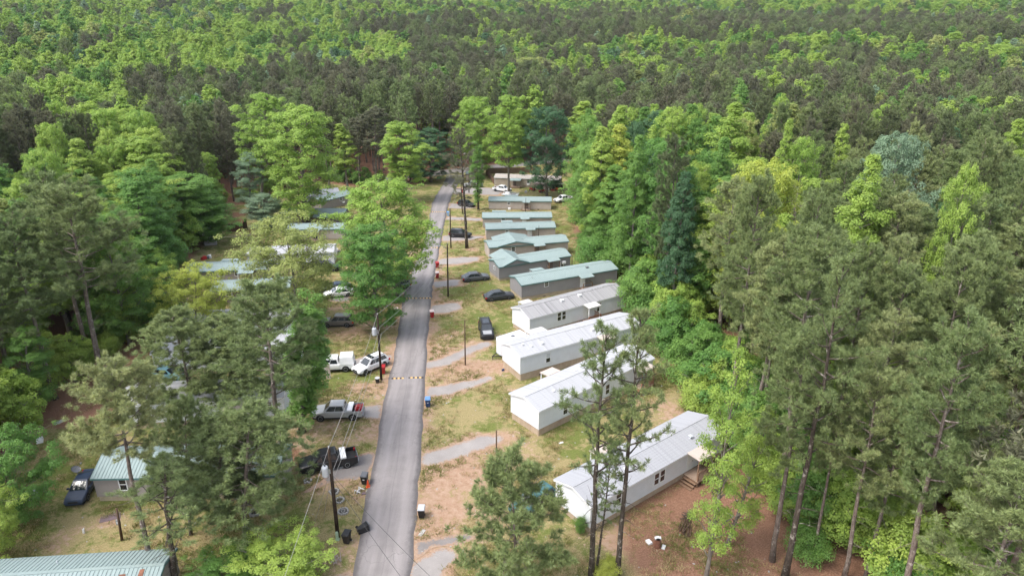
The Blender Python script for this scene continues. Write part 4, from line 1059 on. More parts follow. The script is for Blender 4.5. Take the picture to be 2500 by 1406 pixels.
    def t_of(s, px, py):
        """where a photo ray meets the near wall: (metres along, height)"""
        d = ray(px, py); n = s.v; c = float(s.a @ n); t = c/float(d[:2] @ n); p = d*t
        return float((p[:2]-s.a) @ s.u), CAM_H+p[2]-s.z0
    def window(s, px, py, w=0.75, h=1.35, double=False, side='near', split=True, t=None, blind=False):
        if t is None:
            t, z = s.t_of(px, py)
        else: z = s.sk+1.35
        z = max(s.sk+h/2+0.3, min(s.ez-h/2-0.12, z))
        if not (0.3 < t < s.L-0.3) and side == 'near': t = max(w, min(s.L-w, t))
        for q in ((-w/2-0.03, w/2+0.03) if double else (0,)):
            f = MB(); x0, x1, z0, z1 = t+q-w/2, t+q+w/2, z-h/2, z+h/2; fw = 0.08
            def B(m, a, b, c, d, e, g):      # box by (x, depth out of the wall, z) on the chosen side
                if side == 'near': m.box(a, b, -d, -c, e, g)
                elif side == 'far': m.box(a, b, s.W+c, s.W+d, e, g)
                elif side == 'west': m.box(-d, -c, a, b, e, g)
                else: m.box(s.L+c, s.L+d, a, b, e, g)
            B(f, x0, x1, 0.0, 0.05, z0, z0+fw); B(f, x0, x1, 0.0, 0.05, z1-fw, z1); B(f, x0, x0+fw, 0.0, 0.048, z0+fw, z1-fw); B(f, x1-fw, x1, 0.0, 0.048, z0+fw, z1-fw)
            if split: B(f, x0+fw, x1-fw, 0.0, 0.046, z-0.03, z+0.03)
            wo = f.obj('window', 'white_trim', s.e)
            g = MB(); B(g, x0+fw, x1-fw, 0.0, 0.026, z0+fw, z-0.03 if split else z1-fw); g.obj('pane', 'dark_glass', wo)
            if split: g = MB(); B(g, x0+fw, x1-fw, 0.0, 0.028, z+0.03, z1-fw); g.obj('pane', 'blind' if blind else 'dark_glass', wo)
    def door(s, t, w=0.95, mat='door_white', far=False):
        y0, y1 = (-0.045, 0.0) if not far else (s.W, s.W+0.045)
        d = MB().box(t-w/2, t+w/2, y0, y1, s.sk+0.04, s.sk+2.02).obj('door', mat, s.e)
        MB().box(t+w/2-0.16, t+w/2-0.09, y0-0.05, y0, s.sk+0.95, s.sk+1.03).obj('handle', 'grey_metal', d)
    def awning(s, t, w=2.0, d=1.25, mat=None, far=False, posts=True, drop=0.12, postmat='white_trim', zoff=0.0):
        mat = mat or s.roofmat; sg = 1 if far else -1; v0 = (s.W+0.19) if far else -0.19; v1 = v0+sg*d; z0 = s.ez+0.02+zoff; z1 = z0-drop
        y0, y1 = (v0, v1) if far else (v0, v1); m = MB()
        p = [(t-w/2, y0, z0), (t+w/2, y0, z0), (t+w/2, y1, z1), (t-w/2, y1, z1)]; m.hexa(p+[(a, b, c+0.09) for a, b, c in p])
        if 'teal' in mat:
            n = int(w/0.3)
            for i in range(n):
                x = t-w/2+0.1+i*0.3; q = [(x, y0, z0+.09), (x+.05, y0, z0+.09), (x+.05, y1, z1+.09), (x, y1, z1+.09)]; m.hexa(q+[(a, b, c+.035) for a, b, c in q])
        o = m.obj('awning', mat, s.e)
        if posts:
            for xx in (t-w/2+0.12, t+w/2-0.12): MB().box(xx-0.05, xx+0.05, y1-sg*0.16-0.05, y1-sg*0.16+0.05, -0.4, z1).obj('awning_post', postmat, s.e)
        return o
    def deck(s, t, w=2.2, d=1.5, far=False, steps='left', rail=True, mat='deck_wood', floor='deck_floor', balusters=True):
        sg = 1 if far else -1; yb = s.W+0.06 if far else -0.06; ye = yb+sg*d; y0, y1 = min(yb, ye), max(yb, ye); zf = s.sk-0.02
        o = MB().box(t-w/2, t+w/2, y0, y1, zf-0.16, zf-0.03).obj('deck', mat, s.e)
        n = int(w/0.15); me = MB().box(0, w/n-0.012, y0-0.02, y1+0.02, zf-0.03, zf).mesh('plank', floor)
        for i in range(n): place('plank', me, o, (t-w/2+i*w/n, 0, 0))
        for xx in (t-w/2+0.06, t+w/2-0.06):
            MB().box(xx-0.05, xx+0.05, ye-0.05-sg*0.08, ye+0.05-sg*0.08, -0.4, zf+(1.0 if rail else -0.1)).obj('post', mat, o)
        if rail:
            segs = [((t-w/2+.06, ye-sg*.08), (t+w/2-.06, ye-sg*.08))]
            if steps != 'left': segs.append(((t-w/2+.06, yb), (t-w/2+.06, ye-sg*.08)))
            if steps != 'right': segs.append(((t+w/2-.06, yb), (t+w/2-.06, ye-sg*.08)))
            if steps == 'front': segs = segs[1:]
            for (a, b) in segs:
                MB().bar((*a, zf+0.98), (*b, zf+0.98), 0.09, 0.05).obj('handrail', mat, o)
                if balusters:
                    Ls = math.dist(a, b); nb = max(2, int(Ls/0.16)); bm_ = MB().box(-0.02, 0.02, -0.02, 0.02, zf, zf+0.96).mesh('baluster', mat)
                    for i in range(1, nb): place('baluster', bm_, o, (a[0]+(b[0]-a[0])*i/nb, a[1]+(b[1]-a[1])*i/nb, 0))
        ns = max(2, int(s.sk/0.19)); st = MB()
        for i in range(ns):
            z = zf-(i+1)*s.sk/(ns+0.3)
            if steps == 'left': MB().box(t-w/2-0.3*(i+1), t-w/2-0.3*i-0.02, y0+0.1, y1-0.1, z-0.05, z).obj('step', mat, o)
            elif steps == 'right': MB().box(t+w/2+0.3*i+0.02, t+w/2+0.3*(i+1), y0+0.1, y1-0.1, z-0.05, z).obj('step', mat, o)
            else: MB().box(t-0.55, t+0.55, ye+sg*0.3*(i+1), ye+sg*(0.3*i+0.02), z-0.05, z).obj('step', mat, o) if sg > 0 else MB().box(t-0.55, t+0.55, ye-0.3*(i+1), ye-0.3*i-0.02, z-0.05, z).obj('step', mat, o)
    def vent(s, t, v, r=0.16, h=0.22, mat='white_trim', boxy=False):
        z = s.slope(v)+0.08
        m = MB()
        if boxy: m.box(t-r, t+r, v-r, v+r, z-0.05, z+h); m.box(t-r-.05, t+r+.05, v-r-.05, v+r+.05, z+h, z+h+.05)
        else: m.lathe([(r*.5, z-.08), (r*.5, z+h*.6), (r, z+h*.6), (r*.8, z+h), (0.02, z+h*1.1)], 10, (t, v, 0))
        m.obj('roof_vent', mat, s.e)
    def cross_gable(s, t0, t1, extra=0.30, far=1.6, near=0.05):
        """a raised gable roof across the home"""
        L, W = s.L, s.W; zc = s.ez+s.rise+extra; tm = (t0+t1)/2; z0 = s.ez+0.10; m = MB(); y0, y1 = -0.30-near, W+far
        for sg in (0, 1):
            te = t0 if sg == 0 else t1
            p = [(te, y0, z0), (tm, y0, zc), (tm, y1, zc), (te, y1, z0)]; m.hexa(p+[(a, b, c+0.07) for a, b, c in p])
            n = 8
            for i in range(n):
                f = i/n; x0, zz = te+(tm-te)*f, z0+(zc-z0)*f
                x1, zz1 = te+(tm-te)*(f+.02), z0+(zc-z0)*(f+.02)
        o = m.obj('cross_gable_roof', s.roofmat, s.e)
        g = MB().poly([(t0+.1, y0+.12, z0), (t1-.1, y0+.12, z0), (tm, y0+.12, zc-.02)]); g.obj('gable_wall', s.siding, s.e)
        for sg in (0, 1):
            te = t0 if sg == 0 else t1; MB().bar((te, y0-0.02, z0), (tm, y0-0.02, zc), 0.05, 0.17).obj('gable_trim', 'teal_metal_dark', o)
        for yy in np.arange(y0+0.3, y1, 0.55):
            mm = MB()
            for te in (t0, t1):
                p = [(te, yy, z0+.071), (tm, yy, zc+.071), (tm, yy+.05, zc+.071), (te, yy+.05, z0+.071)]; mm.hexa(p+[(a, b, c+.03) for a, b, c in p])
            mm.obj('roof_rib', s.roofmat, o)
    def ac(s, t, z=None, far=False):
        z = s.sk+1.1 if z is None else z
        MB().box(t-0.32, t+0.32, -0.42, -0.02, z-0.2, z+0.22).obj('window_unit', 'white_trim', s.e)
    def crawl_vent(s, ts):
        for t in ts: MB().box(t-0.25, t+0.25, 0.02, 0.034, 0.12, 0.36).obj('crawl_vent', 'underbody', s.e)

TE = dict(roof='metal', roofmat='teal_metal', trim='teal_metal_dark', skirtmat='block_skirt')
# ---- right-hand row, near to far
h = Home('mobile_home', 'nearest white home on the right with a wooden deck and pinkish awning', (1439, 1301), (1660, 1172), W=4.4, skirt=0.62, wall=2.3, roofmat='roof_shingle', L=18.3)
h.window(1510, 1215); h.window(1610, 1164, double=True); h.window(1727, 1092, w=.85)
t, _ = h.t_of(1690, 1125); h.door(t-0.4); h.awning(t, 2.4, 1.5, 'awning_pink', posts=True, drop=0.08, postmat='deck_wood'); h.deck(t, 2.5, 1.7, steps='left')
h.awning(h.L*0.35, 2.0, 1.3, 'awning_pink', far=True); h.vent(h.L*.78, 1.0, mat='galv_light', boxy=True); h.vent(h.L*.60, 3.2); h.vent(h.L*.3, 1.3); h.door(h.L*.35, far=True)
HR1 = h
h = Home('mobile_home', 'white home crossed by two thin pine trunks', (1314.5, 1065), (1392, 1027), W=4.5, skirt=0.85, wall=2.3, roofmat='roof_white', L=18.3)
h.window(1380, 1002); h.window(1482, 967); h.window(1580, 940, w=.85); t, _ = h.t_of(1555, 955); h.door(t); h.awning(t, 2.2, 1.4, 'awning_pink', postmat='deck_wood'); h.deck(t, 2.2, 1.5, steps='left', mat='red_wood')
h.awning(h.L*.36, 2.0, 1.4, 'awning_pink', far=True); h.vent(h.L*.18, 1.3); h.vent(h.L*.45, 3.0); h.vent(h.L*.85, 3.0); h.vent(h.L*.7, 1.2, boxy=True)
h = Home('mobile_home', 'white home on tall tan skirting behind the white cargo trailer', (1270, 930.5), (1393, 895), W=4.3, skirt=0.98, wall=2.35, roofmat='roof_white', L=18.3)
h.window(1338, 873, blind=True); h.window(1424, 846, blind=True); h.window(1500, 815, w=.85); t, _ = h.t_of(1470, 835); h.door(t); h.awning(t, 2.1, 1.3, 'awning_pink', postmat='deck_wood'); h.deck(t, 2.1, 1.4, steps='left', mat='red_wood')
h.awning(h.L*.30, 2.6, 1.5, 'awning_white', far=True); h.vent(h.L*.07, 1.6); h.vent(h.L*.12, 1.0); h.vent(h.L*.2, 1.0, boxy=True); h.vent(h.L*.15, 3.0); h.vent(h.L*.62, 1.0, boxy=True); h.crawl_vent([3.0])
h = Home('mobile_home', 'white home with dark stained grey roof and porch with brown steps', (1293, 824), (1478.5, 774), W=4.4, skirt=0.72, wall=2.35, rise=0.72, roofmat='roof_stained', L=17.0)
h.window(1371, 771, double=True); h.window(1462, 749.5, w=.85, h=1.4); t, _ = h.t_of(1437, 762); h.door(t-.6); h.awning(t-.1, 2.2, 1.4, 'awning_white', drop=0.1, zoff=-0.02); h.deck(t-.1, 2.3, 1.6, steps='left', mat='red_wood')
h.awning(h.L*.16, 1.8, 1.3, 'awning_white', far=True); h.vent(h.L*.38, 1.5, .2, boxy=True); h.vent(h.L*.57, 1.6, .2, boxy=True)
h = Home('mobile_home', 'long dark grey home with teal roof on block skirting beside the white homes', (1273.5, 733), (1504, 696), W=4.3, skirt=0.78, wall=2.1, rise=0.55, siding='grey_siding', **TE)
h.window(1334, 694, .8, .8, split=True); t, _ = h.t_of(1422, 693); h.door(t+.0, mat='door_white'); h.awning(t+.2, 2.4, 1.2, posts=False, zoff=0.08, drop=0.2); h.deck(t+.4, 1.8, 1.1, steps='left', balusters=False); h.crawl_vent([4.0, 12.5])
h.awning(h.L*.3, 2.2, 1.4, far=True, zoff=.05); h.vent(2.3, 1.0, .06, .35, 'grey_metal'); h.vent(h.L*.72, 1.5, .2, .1, 'dark_lid', boxy=True)
h = Home('mobile_home', 'dark grey home with raised teal cross gable', (1219, 686), (1391, 661), W=4.2, skirt=0.75, wall=2.1, rise=0.55, siding='grey_siding', **TE)
h.cross_gable(h.L*.05, h.L*.40, .42, 1.8); h.window(1372, 646, .7, .9); t, _ = h.t_of(1346, 650); h.awning(t, 2.3, 1.1, posts=True, zoff=.08, drop=.2, postmat='deck_wood'); h.door(t-.2, mat='brown_siding'); h.deck(t, 2.0, 1.1, steps='front', balusters=False); h.ac(h.L*.9)
h.window(0, 0, .7, .7, side='west', t=2.0); h.crawl_vent([1.5])
h = Home('mobile_home', 'tan home with wide teal gable over a white framed window', (1195.4, 634), (1386, 621), W=4.2, skirt=0.6, wall=2.05, rise=0.5, siding='tan_siding', **TE)
h.cross_gable(h.L*.10, h.L*.56, .36, 1.6); h.window(1253, 608.5, .85, .95); t, _ = h.t_of(1314, 615); h.door(t-.3, mat='brown_siding'); h.awning(t, 2.2, 1.1, zoff=.06, drop=.2, postmat='deck_wood'); h.deck(t, 1.9, 1.1, steps='front', balusters=False); h.crawl_vent([1.8, 7.0])
h = Home('mobile_home', 'tan home with teal roof and white door, second tan home behind the wide gable', (1188, 587), (1355, 583), W=4.2, skirt=0.5, wall=2.1, rise=0.5, siding='tan_siding', **TE)
h.window(1238, 566.5, .8, .8); t, _ = h.t_of(1293, 572); h.door(t); h.awning(t+.1, 2.0, 1.0, zoff=.06, drop=.2, posts=False); h.deck(t, 1.8, 1.0, steps='front', balusters=False); h.awning(h.L*.33, 2.4, 1.6, far=True, zoff=.06); h.crawl_vent([1.5, 13.5])
h = Home('mobile_home', 'tan home with pale teal roof and white framed double window', (1179, 557), (1346, 556), W=4.2, skirt=0.45, wall=2.1, rise=0.5, siding='tan_siding', **TE)
h.window(1228.5, 535.5, 1.0, .9); t, _ = h.t_of(1280, 543); h.door(t); h.awning(t+.1, 2.0, 1.0, zoff=.06, drop=.2, posts=False); h.deck(t, 1.6, 1.0, steps='front', balusters=False); h.awning(h.L*.24, 3.2, 1.6, far=True, zoff=.06)
h = Home('mobile_home', 'tan home with teal roof and wooden steps, farthest of the teal roofed row', (1193.7, 512), (1345, 513), W=4.2, skirt=0.42, wall=2.0, rise=0.5, siding='tan_siding', **TE)
h.window(1242, 496.5, .8, .7); t, _ = h.t_of(1285, 502); h.door(t, mat='brown_siding'); h.awning(t, 1.9, 1.1, zoff=.06, drop=.2, posts=False); h.deck(t, 2.2, 1.2, steps='left', balusters=False); h.ac(h.L*.33, .45); h.awning(h.L*.35, 3.4, 1.6, far=True, zoff=.06); h.crawl_vent([12.5])
h = Home('mobile_home', 'farthest beige home with pale roof, brown lean-to and small teal porch roof', (1208, 455), (1367, 461), W=4.4, skirt=0.4, wall=2.3, rise=0.5, siding='beige_siding', skirtmat='tan_skirt', roofmat='roof_tan', roof='shingle')
t, _ = h.t_of(1260, 450); h.awning(t, 3.2, 1.8, 'teal_metal', zoff=-.1, drop=.3, postmat='deck_wood'); h.deck(t, 3.0, 1.7, steps='front', balusters=False); h.door(t-.5, mat='brown_siding'); t, _ = h.t_of(1290, 446); h.window(1290, 446, .9, 1.0); h.ac(t, 1.0)
t, _ = h.t_of(1325, 452)
o = MB().box(t-2.0, t+2.2, -2.6, -.03, -.3, 1.9).obj('lean_to', 'tan_siding', h.e); MB().hexa([(t-2.3, -2.9, 1.92), (t+2.5, -2.9, 1.92), (t+2.5, -.25, 2.45), (t-2.3, -.25, 2.45), (t-2.3, -2.9, 2.02), (t+2.5, -2.9, 2.02), (t+2.5, -.25, 2.55), (t-2.3, -.25, 2.55)]).obj('lean_to_roof', 'roof_brown', h.e)
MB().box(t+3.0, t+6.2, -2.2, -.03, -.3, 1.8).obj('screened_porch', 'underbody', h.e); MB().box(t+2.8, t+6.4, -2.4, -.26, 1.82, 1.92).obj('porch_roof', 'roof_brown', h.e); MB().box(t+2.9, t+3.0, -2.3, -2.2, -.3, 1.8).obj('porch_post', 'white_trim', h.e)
# ---- left-hand row, near to far
h = Home('mobile_home', 'teal roofed home with rust patches cut by the lower left picture corner', (-150, 1484), (372, 1448), zA=2.9, W=4.4, skirt=0.6, wall=2.2, rise=0.6, siding='warm_grey_siding', **TE)
for (t, v, a, b) in ((h.L-1.9, 0.4, .3, .7), (h.L-2.6, 1.3, .25, .3), (h.L-1.3, 1.6, .18, .3)):
    zc = h.slope(v)+0.155; k = h.rise/(h.W/2); MB().hexa([(t-a, v-b, zc-k*b), (t+a, v-b*.8, zc-k*b*.8), (t+a*.8, v+b, zc+k*b), (t-a*.9, v+b*.9, zc+k*b*.9), (t-a, v-b, zc-k*b+.01), (t+a, v-b*.8, zc-k*b*.8+.01), (t+a*.8, v+b, zc+k*b+.01), (t-a*.9, v+b*.9, zc+k*b*.9+.01)]).obj('rust_patch', 'rusty_metal', h.roof)
h.vent(h.L*.45, 3.2, .06, .4, 'galv_light')
h = Home('mobile_home', 'grey home with teal ribbed roof beside the satellite dish', (226, 1163), (450, 1159), zA=2.75, W=4.6, skirt=0.55, wall=2.1, rise=0.85, siding='warm_grey_siding', L=16.5, **TE)
h.cross_gable(h.L*.38, h.L*.66, .3, 1.2); h.window(300, 1180); h.door(h.L*.6)
h = Home('mobile_home', 'white home behind the left pine cluster with a pinkish awning', (286, 990), (690, 968), zA=3.0, W=4.5, skirt=0.7, wall=2.3, roofmat='roof_white')
t, _ = h.t_of(592, 985); h.awning(t, 3.0, 2.2, 'awning_pink', postmat='deck_wood', drop=.25); h.door(t); h.window(655, 985, .9, .6); h.window(420, 1000)
h = Home('mobile_home', 'white home glimpsed through the left pines beside the white pickup', (380, 862), (738, 850), zA=3.0, W=4.4, skirt=0.7, wall=2.3, roofmat='roof_white', L=-18)
h.window(560, 865); h.window(700, 860)
h = Home('mobile_home', 'white home hidden behind the yellow green tree', (440, 790), (735, 783), zA=3.0, W=4.4, skirt=0.7, wall=2.3, roofmat='roof_white', L=-18)
h.window(560, 800)
h = Home('mobile_home', 'dark brown home with teal roof behind the yellow green tree', (513, 707), (706, 700), zA=2.75, W=4.3, skirt=0.6, wall=2.1, rise=0.55, siding='brown_siding', **TE)
h.window(558, 713, 1.0, .8); h.window(594, 710, .8, .8); h.awning(h.L*.62, 2.4, 1.2, zoff=.05, drop=.2)
h = Home('mobile_home', 'tan home with teal roof and dark square window on the left', (455, 660), (648, 656), zA=2.75, W=4.3, skirt=0.6, wall=2.1, rise=0.55, siding='warm_grey_siding', **TE)
h.window(539, 667, 1.0, .9, split=False); h.window(577, 668, .6, .9, split=False); t, _ = h.t_of(596, 665); h.awning(t+.5, 2.6, 1.3, zoff=.02, drop=.2); h.deck(t+.5, 2.4, 1.2, steps='front', balusters=False); h.awning(h.L*.45, 3, 1.4, far=True, zoff=.05)
h = Home('mobile_home', 'long white home behind the airy olive tree', (602, 620), (813, 613), zA=2.75, W=4.4, skirt=0.5, wall=2.2, siding='white_siding', roofmat='roof_white')
h.vent(h.L*.3, 1.2); h.vent(h.L*.7, 1.2); h.window(700, 628)
h = Home('mobile_home', 'tan home with teal roof and small dark porch on the left', (700, 559), (838, 556), zA=2.65, W=4.2, skirt=0.5, wall=2.05, rise=0.5, siding='tan_siding', **TE)
t, _ = h.t_of(767, 565); h.awning(t, 2.6, 1.3, zoff=.02, drop=.2, postmat='deck_wood'); h.door(t, mat='underbody'); h.deck(t, 2.4, 1.2, steps='front', balusters=False); h.window(817, 563, .7, .9)
h = Home('mobile_home', 'brown home with teal roof and railed porch on the left', (684, 519), (840, 520), zA=2.65, W=4.3, skirt=0.5, wall=2.05, rise=0.5, siding='brown_siding', **TE)
t, _ = h.t_of(790, 530); h.awning(t, 3.8, 2.2, zoff=.02, drop=.3, postmat='deck_wood'); h.door(t, mat='underbody'); h.deck(t, 3.6, 2.0, steps='right', balusters=True); h.window(822, 526, .8, .8); h.window(700, 526, .8, .8)
h = Home('mobile_home', 'brown grey home with teal roof set at an angle before the white home', (782, 487), (860, 474), zA=2.65, W=4.6, skirt=0.5, wall=2.15, rise=0.6, siding='warm_grey_siding', **TE)
h.window(832, 482, .8, .9); h.ac(h.L*.68, 1.2)
h = Home('mobile_home', 'white home at the far left end of the park', (750, 476), (828, 471), zA=2.6, W=4.6, skirt=0.5, wall=2.2, siding='white_siding', roofmat='roof_white')
h.vent(h.L*.3, 1.2); h.vent(h.L*.6, 1.2)
# ------------------------------------------------------------------ vehicles
_wheel = {}
def wheel_meshes(r, w):
    k = (r, w)
    if k not in _wheel:
        t = MB().lathe([(r*.62, -w/2), (r*.9, -w/2), (r, -w*.32), (r, w*.32), (r*.9, w/2), (r*.62, w/2)], 18, axis='y').mesh('tyre', 'tyre', True)
        rm = MB().lathe([(r*.64, -w*.46), (r*.60, -w*.52), (r*.2, -w*.40), (r*.06, -w*.5)], 14, axis='y').lathe([(r*.06, w*.5), (r*.2, w*.40), (r*.60, w*.52), (r*.64, w*.46)], 14, axis='y').mesh('rim', 'rim')
        _wheel[k] = (t, rm)
    return _wheel[k]
def panel(m, c, ins=(0.06, 0.06, 0.06, 0.06), off=0.008, th=0.006):
    """thin plate laid just proud of the quad c (bottom-left, bottom-right, top-right, top-left); ins = left, right, bottom, top shares"""
    c = [Vector(p) for p in c]; n = (c[1]-c[0]).cross(c[3]-c[0]).normalized()
    def P(a, b): return (c[0]*(1-a)+c[1]*a)*(1-b)+(c[3]*(1-a)+c[2]*a)*b
    q = [P(ins[0], ins[2]), P(1-ins[1], ins[2]), P(1-ins[1], 1-ins[3]), P(ins[0], 1-ins[3])]
    m.hexa([p+n*off for p in q]+[p+n*(off+th) for p in q]); return m
def car(kind, paint, label, at, heading, cat='car', name='parked_car', xy=None, extra=None, scale=1.0):
    b = U(*at) if xy is None else np.array(xy)
    e = thing(name, label, cat, (b[0], b[1], G(b)+0.035), heading); e.scale = (scale,)*3
    P = 'paint_'+paint
    S = dict(sedan=dict(L=4.75, W=1.80, H=1.44, zb=.22, belt=.90, nose=.66, hood=.88, tail=.86, cab=(-1.95, 1.12), roof=(-1.0, .28), wr=.33, ax=(-1.42, 1.42), nw=2),
             suv=dict(L=4.70, W=1.88, H=1.70, zb=.28, belt=1.02, nose=.84, hood=1.02, tail=1.0, cab=(-2.30, 1.15), roof=(-2.02, .42), wr=.37, ax=(-1.4, 1.42), nw=3),
             wagon=dict(L=4.75, W=1.84, H=1.62, zb=.27, belt=.97, nose=.76, hood=.95, tail=.95, cab=(-2.28, 1.12), roof=(-1.85, .34), wr=.35, ax=(-1.4, 1.42), nw=3),
             pickup=dict(L=5.55, W=1.95, H=1.80, zb=.36, belt=1.14, nose=.95, hood=1.12, tail=1.1, cab=(-.98, 1.42), roof=(-.78, .72), wr=.39, ax=(-1.72, 1.75), nw=2))[kind]
    L, W, H = S['L']/2, S['W']/2, S['H']; zb, be = S['zb'], S['belt']; c0, c1 = S['cab']; r0, r1 = S['roof']
    xs = [-L, -L+.10, -L+.45, S['ax'][0], (S['ax'][0]+S['ax'][1])/2, c1-.5, c1, S['ax'][1], L-.45, L-.12, L]
    if kind == 'pickup': xs = [c0-.04]+[x for x in xs if x > c0]
    rings = []; m = MB()
    for x in xs:
        f = (x+L)/(2*L); endf = min(1, (L-abs(x))/.5); wt = W*(.86+.14*math.sqrt(max(0, endf)))
        top = be if c0-.02 <= x <= c1 else (S['hood']+(S['nose']-S['hood'])*((x-c1)/(L-c1))**1.6 if x > c1 else S['tail']+(be-S['tail'])*0.3)
        if abs(x) > L-.05: top -= .10
        z0 = zb+(.10 if endf < .3 else 0)
        half = [(wt*.80, z0), (wt*.97, z0+.10), (wt, z0+(top-z0)*.55), (wt*.965, top-.07), (wt*.86, top), (wt*.35, top+.025)]
        rings.append([(x, y, z) for y, z in half]+[(x, -y, z) for y, z in reversed(half)])
    n = len(rings[0])
    for a in rings:
        m.v += a
    for i in range(len(rings)-1):
        for k in range(n): m.f.append((i*n+k, i*n+(k+1) % n, (i+1)*n+(k+1) % n, (i+1)*n+k))
    m.f.append(tuple(range(n))); m.f.append(tuple((len(rings)-1)*n+k for k in reversed(range(n))))
    body = m.obj('body', P, e, smooth=False)
    if kind == 'pickup':
        x0, x1 = -L, c0-.06; t = .07; wb = W*.985; zt = be-.02; q = MB()
        q.box(x0, x1, wb-t, wb, zb+.08, zt); q.box(x0, x1, -wb, -wb+t, zb+.08, zt); q.box(x0, x0+t, -wb+t, wb-t, zb+.15, zt); q.box(x1-t, x1, -wb+t, wb-t, zb+.15, zt); q.box(x0+t, x1-t, -wb+t, wb-t, zb+.2, zb+.32)
        q.obj('cargo_bed', P, e); MB().box(x0+t+.01, x1-t-.01, -wb+t+.01, wb-t-.01, zb+.321, zb+.34).obj('bed_liner', 'underbody', e)
        MB().box(-L-.10, -L-.01, -W*.9, W*.9, zb+.08, zb+.26).obj('rear_bumper', 'grey_metal', e)
    # cabin
    wbl, wtp = W*.90, W*.70; zB, zT = be-.02, H
    B = [(c0, -wbl, zB), (c1, -wbl, zB), (c1, wbl, zB), (c0, wbl, zB)]; T = [(r0, -wtp, zT-.04), (r1, -wtp, zT-.04), (r1, wtp, zT-.04), (r0, wtp, zT-.04)]
    cb = MB(); cb.hexa(B+T); cb.hexa(T+[(r0+.14, -wtp*.84, zT+.015), (r1-.16, -wtp*.84, zT+.015), (r1-.16, wtp*.84, zT+.015), (r0+.14, wtp*.84, zT+.015)])
    cab = cb.obj('cabin', P, e)
    panel(MB(), [B[1], B[2], T[2], T[1]], (.07, .07, .06, .07)).obj('windshield', 'car_glass', cab)
    panel(MB(), [B[3], B[0], T[0], T[3]], (.10, .10, .22 if kind in ('suv', 'wagon', 'pickup') else .08, .10)).obj('rear_window', 'car_glass', cab)
    for s_ in (-1, 1):
        q = [B[0], B[1], T[1], T[0]] if s_ < 0 else [B[2], B[3], T[3], T[2]]
        k = S['nw']
        for i in range(k):
            a, b_ = .07+.86*i/k, .07+.86*(i+1)/k
            panel(MB(), q, (a+.012, 1-b_+.012, .12, .14)).obj('side_window', 'car_glass', cab)
    tm, rm = wheel_meshes(S['wr'], .22)
    for ax in S['ax']:
        for s_ in (-1, 1):
            MB().lathe([(S['wr']*1.16, 0), (S['wr']*1.16, .012)], 18, (ax, s_*(W*.985)-(.0 if s_ > 0 else .012), S['wr']+.03), 'y').obj('wheel_arch', 'underbody', e)
            wo = place('wheel', tm, e, (ax, s_*(W*.985-.08), S['wr'])); place('rim', rm, wo)
    zl = S['nose']-.06
    for s_ in (-1, 1):
        MB().hexa([(L-.28, s_*W*.70-.16, zl-.09), (L-.02, s_*W*.62-.14, zl-.09), (L-.02, s_*W*.62+.14, zl-.09), (L-.28, s_*W*.72+.16, zl-.09), (L-.32, s_*W*.70-.15, zl+.08), (L-.10, s_*W*.62-.14, zl+.07), (L-.10, s_*W*.62+.14, zl+.07), (L-.32, s_*W*.72+.14, zl+.08)]).obj('headlight', 'lamp_glass', e)
        zt_ = S['tail']-.2; MB().box(-L-.015, -L+.22, s_*W*.84-.13, s_*W*.84+.13, zt_-.10, zt_+.13).obj('taillight', 'tail_red', e)
        MB().box(c1-.42, c1-.26, s_*(W*.99)-.09+.05*s_, s_*(W*.99)+.09+.05*s_, be+.0, be+.14).obj('mirror', P, e)
    MB().box(L-.06, L+.012, -W*.45, W*.45, zl-.16, zl+.03).obj('grille', 'underbody', e)
    MB().box(L-.10, L+.02, -W*.74, W*.74, zb+.10, zb+.24).obj('front_bumper', 'underbody' if kind != 'sedan' else P, e)
    MB().box(-L+.15, L-.15, -W*.86, W*.86, zb-.10, zb+.03).obj('underbody', 'underbody', e)
    if extra: extra(e, S, P)
    return e
def heading(a, b):
    p, q = U(*a), U(*b); return math.atan2(q[1]-p[1], q[0]-p[0])
def toolbox(mat='white_plastic', load=None):
    def f(e, S, P):
        c0 = S['cab'][0]; be = S['belt']; W = S['W']/2
        MB().box(c0-.72, c0-.18, -W*.93, W*.93, be+.0, be+.16).obj('toolbox', mat, e)
        if load: MB().box(c0-1.75, c0-.95, -.4, .45, .70, 1.18).box(c0-1.6, c0-1.1, -.3, .3, 1.18, 1.34).obj('bed_load', load, e)
    return f
def camper(e, S, P):
    L = S['L']/2; c0 = S['cab'][0]; W = S['W']/2; be = S['belt']
    B = [(-L+.02, -W*.97, be-.02), (c0-.08, -W*.97, be-.02), (c0-.08, W*.97, be-.02), (-L+.02, W*.97, be-.02)]; T = [(-L+.14, -W*.84, S['H']+.14), (c0-.08, -W*.84, S['H']+.14), (c0-.08, W*.84, S['H']+.14), (-L+.14, W*.84, S['H']+.14)]
    MB().hexa(B+T).obj('camper_shell', P, e)
    for y in (-.5, .5): MB().box(-L+.3, c0-.2, y-.04, y+.04, S['H']+.141, S['H']+.19).obj('roof_bar', 'galv_light', e)
def roofbox(e, S, P):
    r0, r1 = S['roof']
    for y in (-.58, .58): MB().bar((r0+.1, y, S['H']+.06), (r1-.15, y, S['H']+.06), .05).obj('roof_rail', 'underbody', e)
    MB().box(r1-.62, r1-.12, -.5, .5, S['H']+.02, S['H']+.09).obj('sunroof', 'car_glass', e)
def rails(e, S, P):
    r0, r1 = S['roof']
    for y in (-.55, .55): MB().bar((r0+.1, y, S['H']+.06), (r1-.15, y, S['H']+.06), .05).obj('roof_rail', 'underbody', e)
    MB().box(r0+.9, r1-.3, -.38, .38, S['H']+.016, S['H']+.03).obj('sunroof', 'car_glass', e)
